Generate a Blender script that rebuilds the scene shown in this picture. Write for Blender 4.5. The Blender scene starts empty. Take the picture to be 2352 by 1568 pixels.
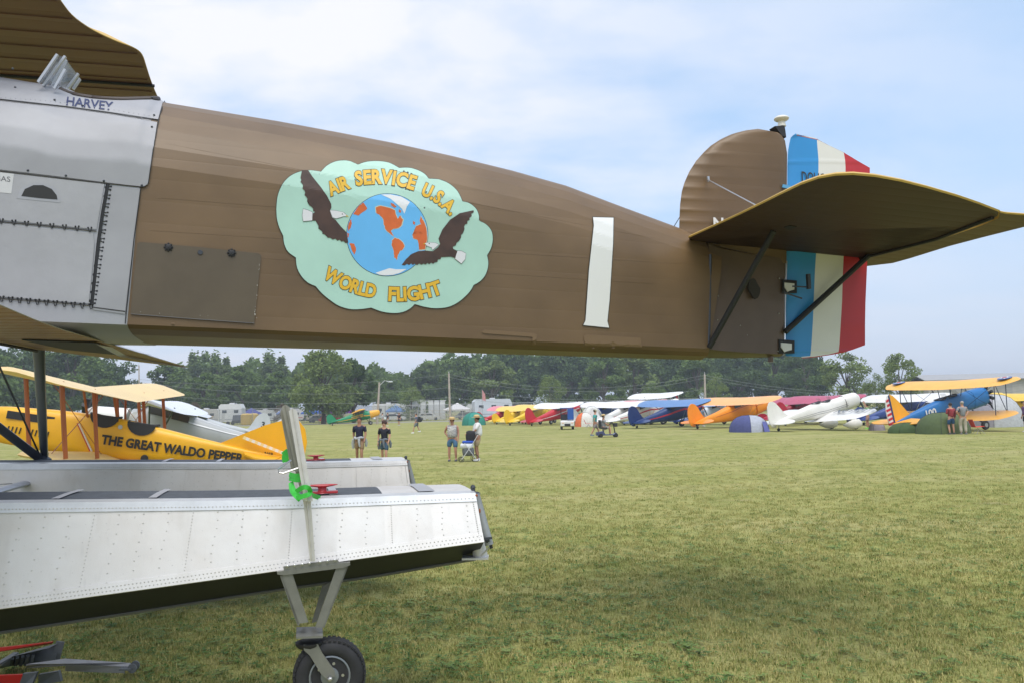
import bpy, bmesh, math, random
from mathutils import Vector as V, Matrix
from mathutils.bvhtree import BVHTree
random.seed(7)
sc = bpy.context.scene
col = sc.collection
R = math.radians
# ---------------------------------------------------------------- camera
F, CX, CY, EYE = 1900.0, 1176.0, 784.0, 2.0
PITCH, ROLL = math.atan(152 / F), R(1.3)
fw = V((0, math.cos(PITCH), math.sin(PITCH)))
r0 = V((1, 0, 0)); u0 = V((0, -math.sin(PITCH), math.cos(PITCH)))
rt = r0 * math.cos(ROLL) - u0 * math.sin(ROLL)
up = u0 * math.cos(ROLL) + r0 * math.sin(ROLL)
CAM = V((0, 0, EYE))
cd = bpy.data.cameras.new('camera'); cam = bpy.data.objects.new('camera', cd); col.objects.link(cam)
cd.sensor_width = 36; cd.lens = 36 * F / 2352; cd.clip_start = .05; cd.clip_end = 3000
m = Matrix((rt, up, -fw)).transposed().to_4x4(); m.translation = CAM; cam.matrix_world = m
sc.camera = cam
# ---------------------------------------------------------------- light
SUN_EL, SUN_AZ = 66, 170          # azimuth in degrees, 0 = +Y, clockwise: behind the camera, a little left
w = bpy.data.worlds.new('World'); sc.world = w; w.use_nodes = True
nt = w.node_tree; nt.nodes.clear()
def N(t, tree, **k):
    n = tree.nodes.new(t)
    for a, b in k.items(): setattr(n, a, b)
    return n
out = N('ShaderNodeOutputWorld', nt); bg = N('ShaderNodeBackground', nt); bg.inputs[1].default_value = .13
sky = N('ShaderNodeTexSky', nt, sky_type='NISHITA'); sky.sun_disc = False
sky.sun_elevation = R(SUN_EL); sky.sun_rotation = R(SUN_AZ); sky.air_density = 1.0; sky.dust_density = 1.5; sky.ozone_density = 1.5
tc = N('ShaderNodeTexCoord', nt); sep = N('ShaderNodeSeparateXYZ', nt)
nt.links.new(tc.outputs['Generated'], sep.inputs[0])
# clouds lie on a plane overhead: direction / (z + small)
addz = N('ShaderNodeMath', nt, operation='ADD'); addz.inputs[1].default_value = .22; nt.links.new(sep.outputs[2], addz.inputs[0])
dx = N('ShaderNodeMath', nt, operation='DIVIDE'); dy = N('ShaderNodeMath', nt, operation='DIVIDE')
nt.links.new(sep.outputs[0], dx.inputs[0]); nt.links.new(addz.outputs[0], dx.inputs[1])
nt.links.new(sep.outputs[1], dy.inputs[0]); nt.links.new(addz.outputs[0], dy.inputs[1])
cmb = N('ShaderNodeCombineXYZ', nt); nt.links.new(dx.outputs[0], cmb.inputs[0]); nt.links.new(dy.outputs[0], cmb.inputs[1])
n1 = N('ShaderNodeTexNoise', nt); n1.inputs['Scale'].default_value = 2.2; n1.inputs['Detail'].default_value = 9; n1.inputs['Roughness'].default_value = .52; n1.inputs['Distortion'].default_value = .15
mp = N('ShaderNodeMapping', nt); mp.inputs['Location'].default_value = (12.5, 3.3, 0); mp.inputs['Scale'].default_value = (1.0, 1.35, 1)
nt.links.new(cmb.outputs[0], mp.inputs[0]); nt.links.new(mp.outputs[0], n1.inputs[0])
cr = N('ShaderNodeValToRGB', nt); cr.color_ramp.elements[0].position = .32; cr.color_ramp.elements[1].position = .62
nt.links.new(n1.outputs[0], cr.inputs[0])
# thinner cloud towards the east half of the sky (right of the photograph)
side = N('ShaderNodeMapRange', nt); side.inputs[1].default_value = -.15; side.inputs[2].default_value = .50; side.inputs[3].default_value = 1.0; side.inputs[4].default_value = .22
nt.links.new(sep.outputs[0], side.inputs[0])
mul = N('ShaderNodeMath', nt, operation='MULTIPLY'); nt.links.new(cr.outputs[0], mul.inputs[0]); nt.links.new(side.outputs[0], mul.inputs[1])
veil = N('ShaderNodeMapRange', nt); veil.inputs[3].default_value = .0; veil.inputs[4].default_value = .92
nt.links.new(mul.outputs[0], veil.inputs[0])
skm = N('ShaderNodeMix', nt, data_type='RGBA'); skm.inputs[7].default_value = (5.7, 5.7, 6.1, 1)
thin = N('ShaderNodeMix', nt, data_type='RGBA'); thin.inputs[0].default_value = .62; thin.inputs[7].default_value = (3.5, 4.85, 6.7, 1)
nt.links.new(sky.outputs[0], thin.inputs[6]); nt.links.new(veil.outputs[0], skm.inputs[0]); nt.links.new(thin.outputs[2], skm.inputs[6])
# pale haze low down
hz = N('ShaderNodeMapRange', nt); hz.inputs[1].default_value = .0; hz.inputs[2].default_value = .24; hz.inputs[3].default_value = .9; hz.inputs[4].default_value = 0
nt.links.new(sep.outputs[2], hz.inputs[0])
hm = N('ShaderNodeMix', nt, data_type='RGBA'); hm.inputs[7].default_value = (4.0, 4.35, 5.15, 1)
nt.links.new(hz.outputs[0], hm.inputs[0]); nt.links.new(skm.outputs[2], hm.inputs[6])
nt.links.new(hm.outputs[2], bg.inputs[0]); nt.links.new(bg.outputs[0], out.inputs[0])
sd = bpy.data.lights.new('sun', 'SUN'); sd.energy = 2.1; sd.angle = R(48); sd.color = (1, .955, .89)
sun = bpy.data.objects.new('sun', sd); col.objects.link(sun)
sv = V((math.sin(R(SUN_AZ)) * math.cos(R(SUN_EL)), math.cos(R(SUN_AZ)) * math.cos(R(SUN_EL)), math.sin(R(SUN_EL))))
sun.rotation_euler = sv.to_track_quat('Z', 'Y').to_euler(); sun.location = (0, 0, 60)
sc.view_settings.view_transform = 'Standard'; sc.view_settings.look = 'None'; sc.view_settings.gamma = 1; sc.view_settings.exposure = .45
sc.view_settings.use_curve_mapping = False
# ---------------------------------------------------------------- rays and points
def ray(px, py): return fw * F + rt * (px - CX) - up * (py - CY)
def at(px, py, Y): d = ray(px, py); return CAM + d * (Y / d.y)
def gnd(px, py): d = ray(px, py); return CAM + d * (-EYE / d.z)
def onplane(px, py, P, n):
    d = ray(px, py); return CAM + d * ((P - CAM).dot(n) / d.dot(n))
def horizon(px): return CY + F * math.tan(PITCH) - (px - CX) * math.tan(ROLL)
def lerp(pts, x):
    if x <= pts[0][0]:
        a, b = pts[0], pts[1]
    else:
        for a, b in zip(pts, pts[1:]):
            if x <= b[0]: break
    t = (x - a[0]) / (b[0] - a[0])
    return a[1] + (b[1] - a[1]) * t
def catmull(p, n=6, closed=False):
    o = []; m = len(p)
    rng = range(m) if closed else range(m - 1)
    for i in rng:
        g = (lambda k: p[k % m]) if closed else (lambda k: p[max(0, min(m - 1, k))])
        a, b, c, d = g(i - 1), g(i), g(i + 1), g(i + 2)
        for k in range(n):
            t = k / n
            o.append(tuple(.5 * (2 * b[j] + (c[j] - a[j]) * t + (2 * a[j] - 5 * b[j] + 4 * c[j] - d[j]) * t * t + (3 * b[j] - a[j] - 3 * c[j] + d[j]) * t ** 3) for j in range(len(b))))
    if not closed: o.append(tuple(p[-1]))
    return o
# ---------------------------------------------------------------- materials
MATS = {}
def mat(name, c, rough=.6, metal=0, var=0, scale=8, bump=0, bscale=60, spec=.5, c2=None, stretch=None, emit=0, alpha=1, coords='Object'):
    if name in MATS: return MATS[name]
    m = bpy.data.materials.new(name); m.use_nodes = True; t = m.node_tree; b = t.nodes['Principled BSDF']
    b.inputs['Base Color'].default_value = (*c, 1); b.inputs['Roughness'].default_value = rough; b.inputs['Metallic'].default_value = metal
    b.inputs['Specular IOR Level'].default_value = spec
    if alpha < 1: b.inputs['Alpha'].default_value = alpha
    if var or bump or c2:
        tc = N('ShaderNodeTexCoord', t); mp = N('ShaderNodeMapping', t); t.links.new(tc.outputs[coords], mp.inputs[0])
        if stretch: mp.inputs['Scale'].default_value = stretch
    if var or c2:
        n = N('ShaderNodeTexNoise', t); n.inputs['Scale'].default_value = scale; n.inputs['Detail'].default_value = 6; n.inputs['Roughness'].default_value = .6
        t.links.new(mp.outputs[0], n.inputs[0])
        r = N('ShaderNodeValToRGB', t); r.color_ramp.elements[0].position = .32; r.color_ramp.elements[1].position = .68
        d = c2 or tuple(max(0, x * (1 - var)) for x in c); e = tuple(min(1, x * (1 + var)) for x in c) if not c2 else c
        r.color_ramp.elements[0].color = (*d, 1); r.color_ramp.elements[1].color = (*e, 1)
        t.links.new(n.outputs[0], r.inputs[0]); t.links.new(r.outputs[0], b.inputs['Base Color'])
    if bump:
        n = N('ShaderNodeTexNoise', t); n.inputs['Scale'].default_value = bscale; n.inputs['Detail'].default_value = 4
        t.links.new(mp.outputs[0], n.inputs[0])
        bp = N('ShaderNodeBump', t); bp.inputs['Strength'].default_value = bump; bp.inputs['Distance'].default_value = .02
        t.links.new(n.outputs[0], bp.inputs['Height']); t.links.new(bp.outputs[0], b.inputs['Normal'])
    MATS[name] = m; return m
def paint(c, rough=.35):
    return mat('paint_%02d_%02d_%02d_%d' % (c[0] * 99, c[1] * 99, c[2] * 99, rough * 10), c, rough, var=.06, scale=1.5)
# ---------------------------------------------------------------- mesh builder
class MB:
    def __init__(s): s.v = []; s.f = []; s.mi = []
    def add(s, vs, fs, mi=0):
        k = len(s.v); s.v += [V(a) for a in vs]; s.f += [tuple(k + i for i in f) for f in fs]; s.mi += [mi] * len(fs); return s
    def box(s, c, d, rot=None, mi=0):
        c = V(c); h = V(d) * .5
        vs = [V((x * h.x, y * h.y, z * h.z)) for x in (-1, 1) for y in (-1, 1) for z in (-1, 1)]
        if rot is not None: vs = [rot @ a for a in vs]
        return s.add([c + a for a in vs], [(0, 1, 3, 2), (4, 6, 7, 5), (0, 4, 5, 1), (2, 3, 7, 6), (0, 2, 6, 4), (1, 5, 7, 3)], mi)
    def bar(s, a, b, w, h=None, mi=0, upv=V((0, 0, 1))):
        a = V(a); b = V(b); d = b - a; L = d.length; z = d.normalized(); h = h or w
        x = z.cross(upv); x = x.normalized() if x.length > 1e-4 else V((1, 0, 0)); y = x.cross(z)
        return s.box((a + b) / 2, (w, h, L), Matrix((x, y, z)).transposed(), mi)
    def tube(s, pts, r, n=8, mi=0, cap=True, flat=1, ref=None):
        pts = [V(p) for p in pts]; rs = r if isinstance(r, (list, tuple)) else [r] * len(pts)
        k0 = len(s.v); vs = []; fs = []
        for i, p in enumerate(pts):
            d = (pts[min(i + 1, len(pts) - 1)] - pts[max(i - 1, 0)]).normalized()
            rf = ref or (V((0, 0, 1)) if abs(d.z) < .9 else V((1, 0, 0)))
            x = d.cross(rf).normalized(); y = x.cross(d)
            vs += [p + (x * math.cos(2 * math.pi * j / n) + y * (math.sin(2 * math.pi * j / n) * flat)) * rs[i] for j in range(n)]
        for i in range(len(pts) - 1):
            fs += [(i * n + j, i * n + (j + 1) % n, (i + 1) * n + (j + 1) % n, (i + 1) * n + j) for j in range(n)]
        if cap: fs += [tuple(range(n))[::-1], tuple((len(pts) - 1) * n + j for j in range(n))]
        return s.add(vs, fs, mi)
    def loft(s, rings, mi=0, closed=True, cap=True):
        n = len(rings[0]); vs = [p for r in rings for p in r]; fs = []
        for i in range(len(rings) - 1):
            for j in range(n if closed else n - 1):
                fs.append((i * n + j, i * n + (j + 1) % n, (i + 1) * n + (j + 1) % n, (i + 1) * n + j))
        if cap: fs += [tuple(range(n))[::-1], tuple((len(rings) - 1) * n + j for j in range(n))]
        return s.add(vs, fs, mi)
    def prism(s, poly, off, mi=0, mi2=None, mis=None):
        off = V(off); n = len(poly); p = [V(a) for a in poly]
        s.add(p + [a + off for a in p], [tuple(range(n))[::-1]], mi)
        k = len(s.v) - 2 * n
        s.f.append(tuple(k + n + j for j in range(n))); s.mi.append(mi if mi2 is None else mi2)
        for j in range(n):
            s.f.append((k + j, k + (j + 1) % n, k + n + (j + 1) % n, k + n + j)); s.mi.append(mi if mis is None else mis)
        return s
    def lathe(s, c, axis, prof, n=20, mi=0):
        c = V(c); a = V(axis).normalized(); x = a.orthogonal().normalized(); y = a.cross(x)
        rings = [[c + a * t + (x * math.cos(2 * math.pi * j / n) + y * math.sin(2 * math.pi * j / n)) * max(r, 1e-4) for j in range(n)] for t, r in prof]
        return s.loft(rings, mi)
    def ball(s, c, r, n=10, mi=0, sc=(1, 1, 1)):
        c = V(c); m = n // 2 + 1; rings = []
        for i in range(m + 1):
            th = math.pi * (i + (.001 if i == 0 else -.001 if i == m else 0)) / m
            rings.append([c + V((r * sc[0] * math.sin(th) * math.cos(2 * math.pi * j / n), r * sc[1] * math.sin(th) * math.sin(2 * math.pi * j / n), -r * sc[2] * math.cos(th))) for j in range(n)])
        return s.loft(rings, mi)
    def mesh(s, name, mats, smooth=False, angle=40):
        me = bpy.data.meshes.new(name); me.from_pydata([tuple(a) for a in s.v], [], s.f); me.update()
        bm = bmesh.new(); bm.from_mesh(me); bmesh.ops.recalc_face_normals(bm, faces=bm.faces); bm.to_mesh(me); bm.free()
        for m_ in (mats if isinstance(mats, (list, tuple)) else [mats]): me.materials.append(m_)
        if any(s.mi): me.polygons.foreach_set('material_index', s.mi)
        if smooth:
            me.polygons.foreach_set('use_smooth', [True] * len(me.polygons))
            me.set_sharp_from_angle(angle=R(angle))
        return me
    def build(s, name, mats, parent=None, smooth=False, angle=40, world=False, label=None):
        o = bpy.data.objects.new(name, s.mesh(name, mats, smooth, angle)); col.objects.link(o)
        if parent is not None:
            o.parent = parent
            if world: o.matrix_parent_inverse = WM(parent).inverted()
        if label: o['label'] = label
        return o
def WM(o):
    m = o.matrix_basis.copy() if o.parent is None else WM(o.parent) @ o.matrix_parent_inverse @ o.matrix_basis
    return m
def tag(o, label=None, cat=None, group=None, kind=None):
    if label: o['label'] = label
    if cat: o['category'] = cat
    if group: o['group'] = group
    if kind: o['kind'] = kind
    return o
def thing(name, label, cat, loc=(0, 0, 0), rz=0, group=None, rot=None):
    o = bpy.data.objects.new(name, None); col.objects.link(o); o.empty_display_size = .2
    o.location = loc; o.rotation_euler = rot or (0, 0, rz)
    return tag(o, label, cat, group)
def copy_tree(o, parent=None):
    c = o.copy(); col.objects.link(c)
    if parent is not None: c.parent = parent
    for ch in list(o.children): copy_tree(ch, c)
    return c
TXT = {}
def text_mesh(s, size=1.0, bold=0.0, res=3):
    key = (s, size, bold)
    if key in TXT: return TXT[key]
    c = bpy.data.curves.new('letters', 'FONT'); c.body = s; c.size = size; c.offset = bold * size; c.resolution_u = res; c.align_x = 'CENTER'
    o = bpy.data.objects.new('letters', c); col.objects.link(o)
    bpy.context.view_layer.update(); dg = bpy.context.evaluated_depsgraph_get()
    me = bpy.data.meshes.new_from_object(o.evaluated_get(dg)); vs = [v.co.copy() for v in me.vertices]; fs = [tuple(p.vertices) for p in me.polygons]
    bpy.data.objects.remove(o); bpy.data.curves.remove(c); bpy.data.meshes.remove(me)
    TXT[key] = (vs, fs); return vs, fs
def word_on(name, s, P, xd, yd, h, parent, m, bold=.02, width=None):
    """flat lettering centred at P (baseline), running along xd, letters h tall along yd"""
    vs, fs = text_mesh(s, 1, bold)
    hh = .70; xs = [v.x for v in vs]; wd = max(xs) - min(xs); mid = (max(xs) + min(xs)) / 2
    kx = (width / wd) if width else h / hh
    mb = MB(); mb.add([V(P) + V(xd) * ((v.x - mid) * kx) + V(yd) * (v.y * h / hh) for v in vs], fs)
    return mb.build(name, m, parent)
# ---------------------------------------------------------------- ground, turf
def ground_mat(near):
    m = bpy.data.materials.new('mown_turf'); m.use_nodes = True; t = m.node_tree; b = t.nodes['Principled BSDF']
    b.inputs['Roughness'].default_value = .9; b.inputs['Specular IOR Level'].default_value = .1
    tc = N('ShaderNodeTexCoord', t)
    def noise(scale, st=(1, 1, 1), det=5):
        mp = N('ShaderNodeMapping', t); mp.inputs['Scale'].default_value = st; t.links.new(tc.outputs['Object'], mp.inputs[0])
        n = N('ShaderNodeTexNoise', t); n.inputs['Scale'].default_value = scale; n.inputs['Detail'].default_value = det; t.links.new(mp.outputs[0], n.inputs[0]); return n
    def ramp(src, p0, c0, p1, c1):
        r = N('ShaderNodeValToRGB', t); e = r.color_ramp.elements; e[0].position = p0; e[1].position = p1; e[0].color = (*c0, 1); e[1].color = (*c1, 1)
        t.links.new(src.outputs[0], r.inputs[0]); return r
    a = ramp(noise(1.3), .35, (.235, .250, .070), .68, (.375, .365, .125))
    pn = noise(.16, (1, 2.6, 1), 7)
    p = ramp(pn, .44, (0, 0, 0), .66, (1, 1, 1))
    mx = N('ShaderNodeMix', t, data_type='RGBA'); mx.inputs[7].default_value = (.46, .40, .19, 1)
    mf = N('ShaderNodeMath', t, operation='MULTIPLY'); mf.inputs[1].default_value = .5; t.links.new(p.outputs[0], mf.inputs[0])
    t.links.new(mf.outputs[0], mx.inputs[0]); t.links.new(a.outputs[0], mx.inputs[6])
    f = ramp(noise(26, det=8), .25, (.55, .55, .55), .75, (1.25, 1.25, 1.25))
    mm = N('ShaderNodeMix', t, data_type='RGBA', blend_type='MULTIPLY'); mm.inputs[0].default_value = 1
    t.links.new(mx.outputs[2], mm.inputs[6]); t.links.new(f.outputs[0], mm.inputs[7])
    # worn straw-coloured spots
    s = ramp(noise(.62, (1, 1.9, 1), 6), .63, (0, 0, 0), .70, (1, 1, 1))
    ms = N('ShaderNodeMix', t, data_type='RGBA'); ms.inputs[7].default_value = (.36, .29, .15, 1)
    sf = N('ShaderNodeMath', t, operation='MULTIPLY'); sf.inputs[1].default_value = .55; t.links.new(s.outputs[0], sf.inputs[0])
    t.links.new(sf.outputs[0], ms.inputs[0]); t.links.new(mm.outputs[2], ms.inputs[6]); t.links.new(ms.outputs[2], b.inputs['Base Color'])
    bp = N('ShaderNodeBump', t); bp.inputs['Strength'].default_value = .7; bp.inputs['Distance'].default_value = .03
    t.links.new(noise(40, det=8).outputs[0], bp.inputs['Height']); t.links.new(bp.outputs[0], b.inputs['Normal'])
    return m
g = MB(); xs = [-1200, -300, -80, -20, 0, 20, 80, 300, 1200]; ys = [-60, -10, 0, 10, 30, 80, 160, 400, 1500]
g.add([(x, y, 0) for y in ys for x in xs], [(j * 9 + i, j * 9 + i + 1, j * 9 + i + 10, j * 9 + i + 9) for j in range(8) for i in range(8)])
ground = tag(g.build('ground', ground_mat(True)), kind='structure')
# grass blades: a few tufts scattered by geometry nodes over the near turf
def blade_mat(name, c0, c1, tr=.3):
    m = bpy.data.materials.new(name); m.use_nodes = True; t = m.node_tree; b = t.nodes['Principled BSDF']
    oi = N('ShaderNodeObjectInfo', t); r = N('ShaderNodeValToRGB', t); e = r.color_ramp.elements
    e[0].color = (*c0, 1); e[1].color = (*c1, 1); e.new(.55).color = (*[(a + b_) / 2 for a, b_ in zip(c0, c1)], 1)
    t.links.new(oi.outputs['Random'], r.inputs[0]); t.links.new(r.outputs[0], b.inputs['Base Color'])
    b.inputs['Roughness'].default_value = .6; b.inputs['Specular IOR Level'].default_value = .2
    return m
gm = blade_mat('grass_blade', (.160, .210, .045), (.52, .44, .175))
dm = blade_mat('clover_leaf', (.055, .13, .025), (.12, .20, .045))
wm = mat('clover_flower', (.75, .72, .62), .8)
def tuft(seed, n=15, spread=.07, h=.033, clover=False):
    rn = random.Random(seed); mb = MB()
    for i in range(n):
        a = rn.uniform(0, 6.28); r = spread * rn.random() ** .5; c = V((r * math.cos(a), r * math.sin(a), 0)); b = rn.uniform(0, 6.28); hh = h * rn.uniform(.5, 1.25)
        if clover:
            for k in range(3):
                bb = b + k * 2.09; d = V((math.cos(bb), math.sin(bb), .15)); sdv = V((-math.sin(bb), math.cos(bb), 0)); p = c + V((0, 0, hh * .7))
                mb.add([p, p + d * .008 + sdv * .007, p + d * .017, p + d * .008 - sdv * .007], [(0, 1, 2, 3)])
        else:
            d = V((math.cos(b), math.sin(b), 0)); s_ = V((-d.y, d.x, 0)) * rn.uniform(.0016, .003); lean = rn.uniform(.1, .9) * hh
            mb.add([c - s_, c + s_, c + d * lean * .35 + s_ * .8 + V((0, 0, hh * .6)), c + d * lean * .35 - s_ * .8 + V((0, 0, hh * .6)), c + d * lean + V((0, 0, hh))], [(0, 1, 2, 3), (3, 2, 4)])
    return mb
def hidden_coll(name, meshes):
    c = bpy.data.collections.new(name)
    for i, (mb, mt) in enumerate(meshes):
        me = mb.mesh('%s_piece' % name, mt)
        me.materials.clear(); [me.materials.append(x) for x in (mt if isinstance(mt, list) else [mt])]
        o = bpy.data.objects.new('%s_piece' % name, me); c.objects.link(o)
    return c
def flower():
    mb = MB(); mb.tube([(0, 0, 0), (.004, 0, .045)], .0012, 4); mb.ball((.004, 0, .05), .0085, 6, mi=1, sc=(1, 1, .85)); return mb
def scatter(name, zones, coll, seed, smin=.7, smax=1.3):
    """zones: list of (polygon, count per m2); a points mesh carried by one object, instanced by geometry nodes"""
    rn = random.Random(seed); pts = []
    for (x0, x1, y0, y1, dens, wedge) in zones:
        n = int((x1 - x0) * (y1 - y0) * dens)
        for _ in range(n):
            x = rn.uniform(x0, x1); y = rn.uniform(y0, y1)
            if abs(x) > y * wedge + .3: continue
            pts.append((x, y, 0))
    me = bpy.data.meshes.new(name); me.from_pydata(pts, [], []); o = bpy.data.objects.new(name, me); col.objects.link(o)
    gn = bpy.data.node_groups.new(name + '_nodes', 'GeometryNodeTree')
    gn.interface.new_socket('Geometry', in_out='INPUT', socket_type='NodeSocketGeometry'); gn.interface.new_socket('Geometry', in_out='OUTPUT', socket_type='NodeSocketGeometry')
    i_ = N('NodeGroupInput', gn); o_ = N('NodeGroupOutput', gn)
    ins = N('GeometryNodeInstanceOnPoints', gn); ci = N('GeometryNodeCollectionInfo', gn); ci.inputs[0].default_value = coll; ci.inputs[1].default_value = True; ci.inputs[2].default_value = True
    ins.inputs['Pick Instance'].default_value = True
    rr = N('FunctionNodeRandomValue', gn, data_type='FLOAT_VECTOR'); rr.inputs[0].default_value = (-.15, -.15, 0); rr.inputs[1].default_value = (.15, .15, 6.28); rr.inputs['Seed'].default_value = seed
    rs = N('FunctionNodeRandomValue', gn, data_type='FLOAT'); rs.inputs[2].default_value = smin; rs.inputs[3].default_value = smax; rs.inputs['Seed'].default_value = seed + 1
    L = gn.links.new; L(i_.outputs[0], ins.inputs['Points']); L(ci.outputs[0], ins.inputs['Instance']); L(rr.outputs[0], ins.inputs['Rotation']); L(rs.outputs[1], ins.inputs['Scale']); L(ins.outputs[0], o_.inputs[0])
    md = o.modifiers.new('scatter', 'NODES'); md.node_group = gn
    return o
wd = .68
tag(scatter('grass', [(-6.5, 6.5, 4.5 + i * .5, 5 + i * .5, 250, wd) for i in range(9)] + [(-(i * .7), i * .7, i, i + 1, 1900 / i / (1 + ((i - 9) / 9) ** 2) * .115 * 9, wd) for i in range(9, 46)], hidden_coll('grass_tuft', [(tuft(i), gm) for i in range(6)]), 3), 'short mown grass blades covering the near airfield turf', 'grass', kind='stuff')
tag(scatter('clover', [(-6, 1.5, 4.8, 9, 60, wd), (1.5, 6, 4.8, 9, 18, wd), (-8, 8, 9, 14, 14, wd)], hidden_coll('clover_leaf', [(tuft(i + 20, 8, .06, .035, True), dm) for i in range(4)]), 5), 'low green clover leaves mixed through the near turf', 'clover', kind='stuff')
tag(scatter('clover_flowers', [(-4.5, 1.5, 5, 8.5, 12, wd), (-1, 6, 6, 11, 5, wd), (-6, 9, 9, 16, 3, wd)], hidden_coll('flower', [(flower(), [dm, wm])]), 9), 'small white clover flowers dotted in the near turf', 'clover flowers', kind='stuff')
tag(scatter('weeds', [(-6, 7, 4.8, 9, 7, wd), (-9, 9, 9, 15, 3, wd)], hidden_coll('weed_leaf', [(tuft(i + 40, 7, .05, .03, True), blade_mat('weed_leaf', (.12, .18, .035), (.20, .26, .07))) for i in range(3)]), 15, 1.1, 2.0), 'larger broad weed leaves scattered in the near turf', 'weeds', kind='stuff')
# ---------------------------------------------------------------- trees
def leaf_mat(name, c, var=.35):
    m = bpy.data.materials.new(name); m.use_nodes = True; t = m.node_tree; b = t.nodes['Principled BSDF']
    tc = N('ShaderNodeTexCoord', t); n = N('ShaderNodeTexNoise', t); n.inputs['Scale'].default_value = .55; n.inputs['Detail'].default_value = 5
    t.links.new(tc.outputs['Object'], n.inputs[0]); r = N('ShaderNodeValToRGB', t); e = r.color_ramp.elements; e[0].position = .3; e[1].position = .7
    e[0].color = (*[x * (1 - var) for x in c], 1); e[1].color = (*[x * (1 + var) for x in c], 1)
    t.links.new(n.outputs[0], r.inputs[0]); t.links.new(r.outputs[0], b.inputs['Base Color']); b.inputs['Roughness'].default_value = .7; b.inputs['Specular IOR Level'].default_value = .15
    tr = N('ShaderNodeBsdfTranslucent', t); mx = N('ShaderNodeMixShader', t); mx.inputs[0].default_value = .25
    t.links.new(r.outputs[0], tr.inputs[0]); t.links.new(b.outputs[0], mx.inputs[1]); t.links.new(tr.outputs[0], mx.inputs[2]); t.links.new(mx.outputs[0], t.nodes['Material Output'].inputs[0])
    return m
LM = [leaf_mat('leaves_dark', (.085, .135, .038)), leaf_mat('leaves_mid', (.125, .185, .050)), leaf_mat('leaves_light', (.180, .235, .070)), leaf_mat('leaves_yellow', (.17, .23, .08)), leaf_mat('leaves_rust', (.16, .12, .08))]
bark = mat('bark', (.11, .09, .07), .9, var=.3, scale=6, bump=.6, bscale=14)
def tree_meshes(seed, kind):
    """unit tree 10 m tall; returns trunk mesh and crown mesh builders"""
    rn = random.Random(seed); T = MB(); C = MB(); H = 10
    prof = {'round': (2.2, 9.9, 3.4), 'oak': (1.6, 9.6, 4.6), 'open': (1.2, 9.7, 3.9), 'willow': (2.4, 9.8, 4.2), 'poplar': (1.5, 10, 2.0), 'bush': (.1, 10, 5.6)}[kind]
    z0, z1, rad = prof
    T.tube([(0, 0, 0), (.05, 0, 1.5), (-.1, .1, 4), (.05, 0, 7)], [.34, .26, .19, .06], 7)
    blobs = []
    nb = {'round': 46, 'oak': 60, 'open': 40, 'willow': 56, 'poplar': 26, 'bush': 40}[kind]
    for i in range(nb):
        z = rn.uniform(z0, z1); t = (z - z0) / (z1 - z0)
        pr = rad * (max(.05, math.sin(math.pi * min(1, (t * .86 + .14)))) ** .62)
        a = rn.uniform(0, 6.28); rr = pr * rn.uniform(.25, 1.0) ** .6
        p = V((rr * math.cos(a), rr * math.sin(a), z)); br = rn.uniform(.55, 1.15) * (rad / 4.2)
        blobs.append((p, br))
        if i % 3 == 0: T.tube([(0, 0, max(1.2, z * .55)), p * .55 + V((0, 0, z * .4)), p], [.12, .07, .03], 5)
    per = {'round': 190, 'oak': 175, 'open': 120, 'willow': 190, 'poplar': 180, 'bush': 130}[kind]
    for p, br in blobs:
        for k in range(per):
            d = V((rn.gauss(0, 1), rn.gauss(0, 1), rn.gauss(0, 1))).normalized(); r_ = br * rn.uniform(.55, 1.12)
            q = p + V((d.x * r_ * 1.15, d.y * r_ * 1.15, d.z * r_ * .92))
            if kind == 'willow': q.z -= abs(rn.gauss(0, .55))
            if kind == 'open': q = q + V((d.x, d.y, 0)) * rn.uniform(0, .5)
            if kind == 'poplar': q.z += abs(rn.gauss(0, .5))
            s_ = rn.uniform(.13, .27)
            n = (d * .35 + V((rn.gauss(0, 1), rn.gauss(0, 1), rn.gauss(0, .8)))).normalized(); x = n.orthogonal().normalized(); y = n.cross(x)
            a = rn.uniform(0, 6.28); x2 = x * math.cos(a) + y * math.sin(a); y2 = n.cross(x2)
            C.add([q - x2 * s_, q + y2 * s_ * .6, q + x2 * s_, q - y2 * s_ * .6], [(0, 1, 2, 3)])
    return T, C
TREE = {}
def tree(kind, px, top_py, Y, leaf, label, wscale=1.0, cat='tree', seed=0, base_z=0, group='trees along the far edge of the airfield'):
    key = (kind, seed % 2)
    if key not in TREE:
        T, C = tree_meshes(hash(kind) % 1 + sum(map(ord, kind)) + seed % 2 * 31, kind)
        TREE[key] = (T.mesh('trunk', bark, True), C)
    tm, C = TREE[key]
    lk = (key, leaf)
    if lk not in TREE:
        if ('c', key) not in TREE:
            me = bpy.data.meshes.new('crown'); me.from_pydata([tuple(a) for a in C.v], [], C.f); me.update(); TREE[('c', key)] = me
        me = TREE[('c', key)].copy(); me.materials.clear(); me.materials.append(LM[leaf]); TREE[lk] = me
    top = at(px, top_py, Y); h = max(1.5, top.z) * (1.06 if kind != 'bush' else 1); s = h / 10
    root = thing('tree' if kind != 'bush' else 'bush', label, cat, (top.x, Y, base_z), random.uniform(0, 6.28), group)
    root.scale = (s * wscale, s * wscale, s)
    o = bpy.data.objects.new('trunk', tm); col.objects.link(o); o.parent = root
    o = bpy.data.objects.new('crown', TREE[lk]); col.objects.link(o); o.parent = root
    return root
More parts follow.
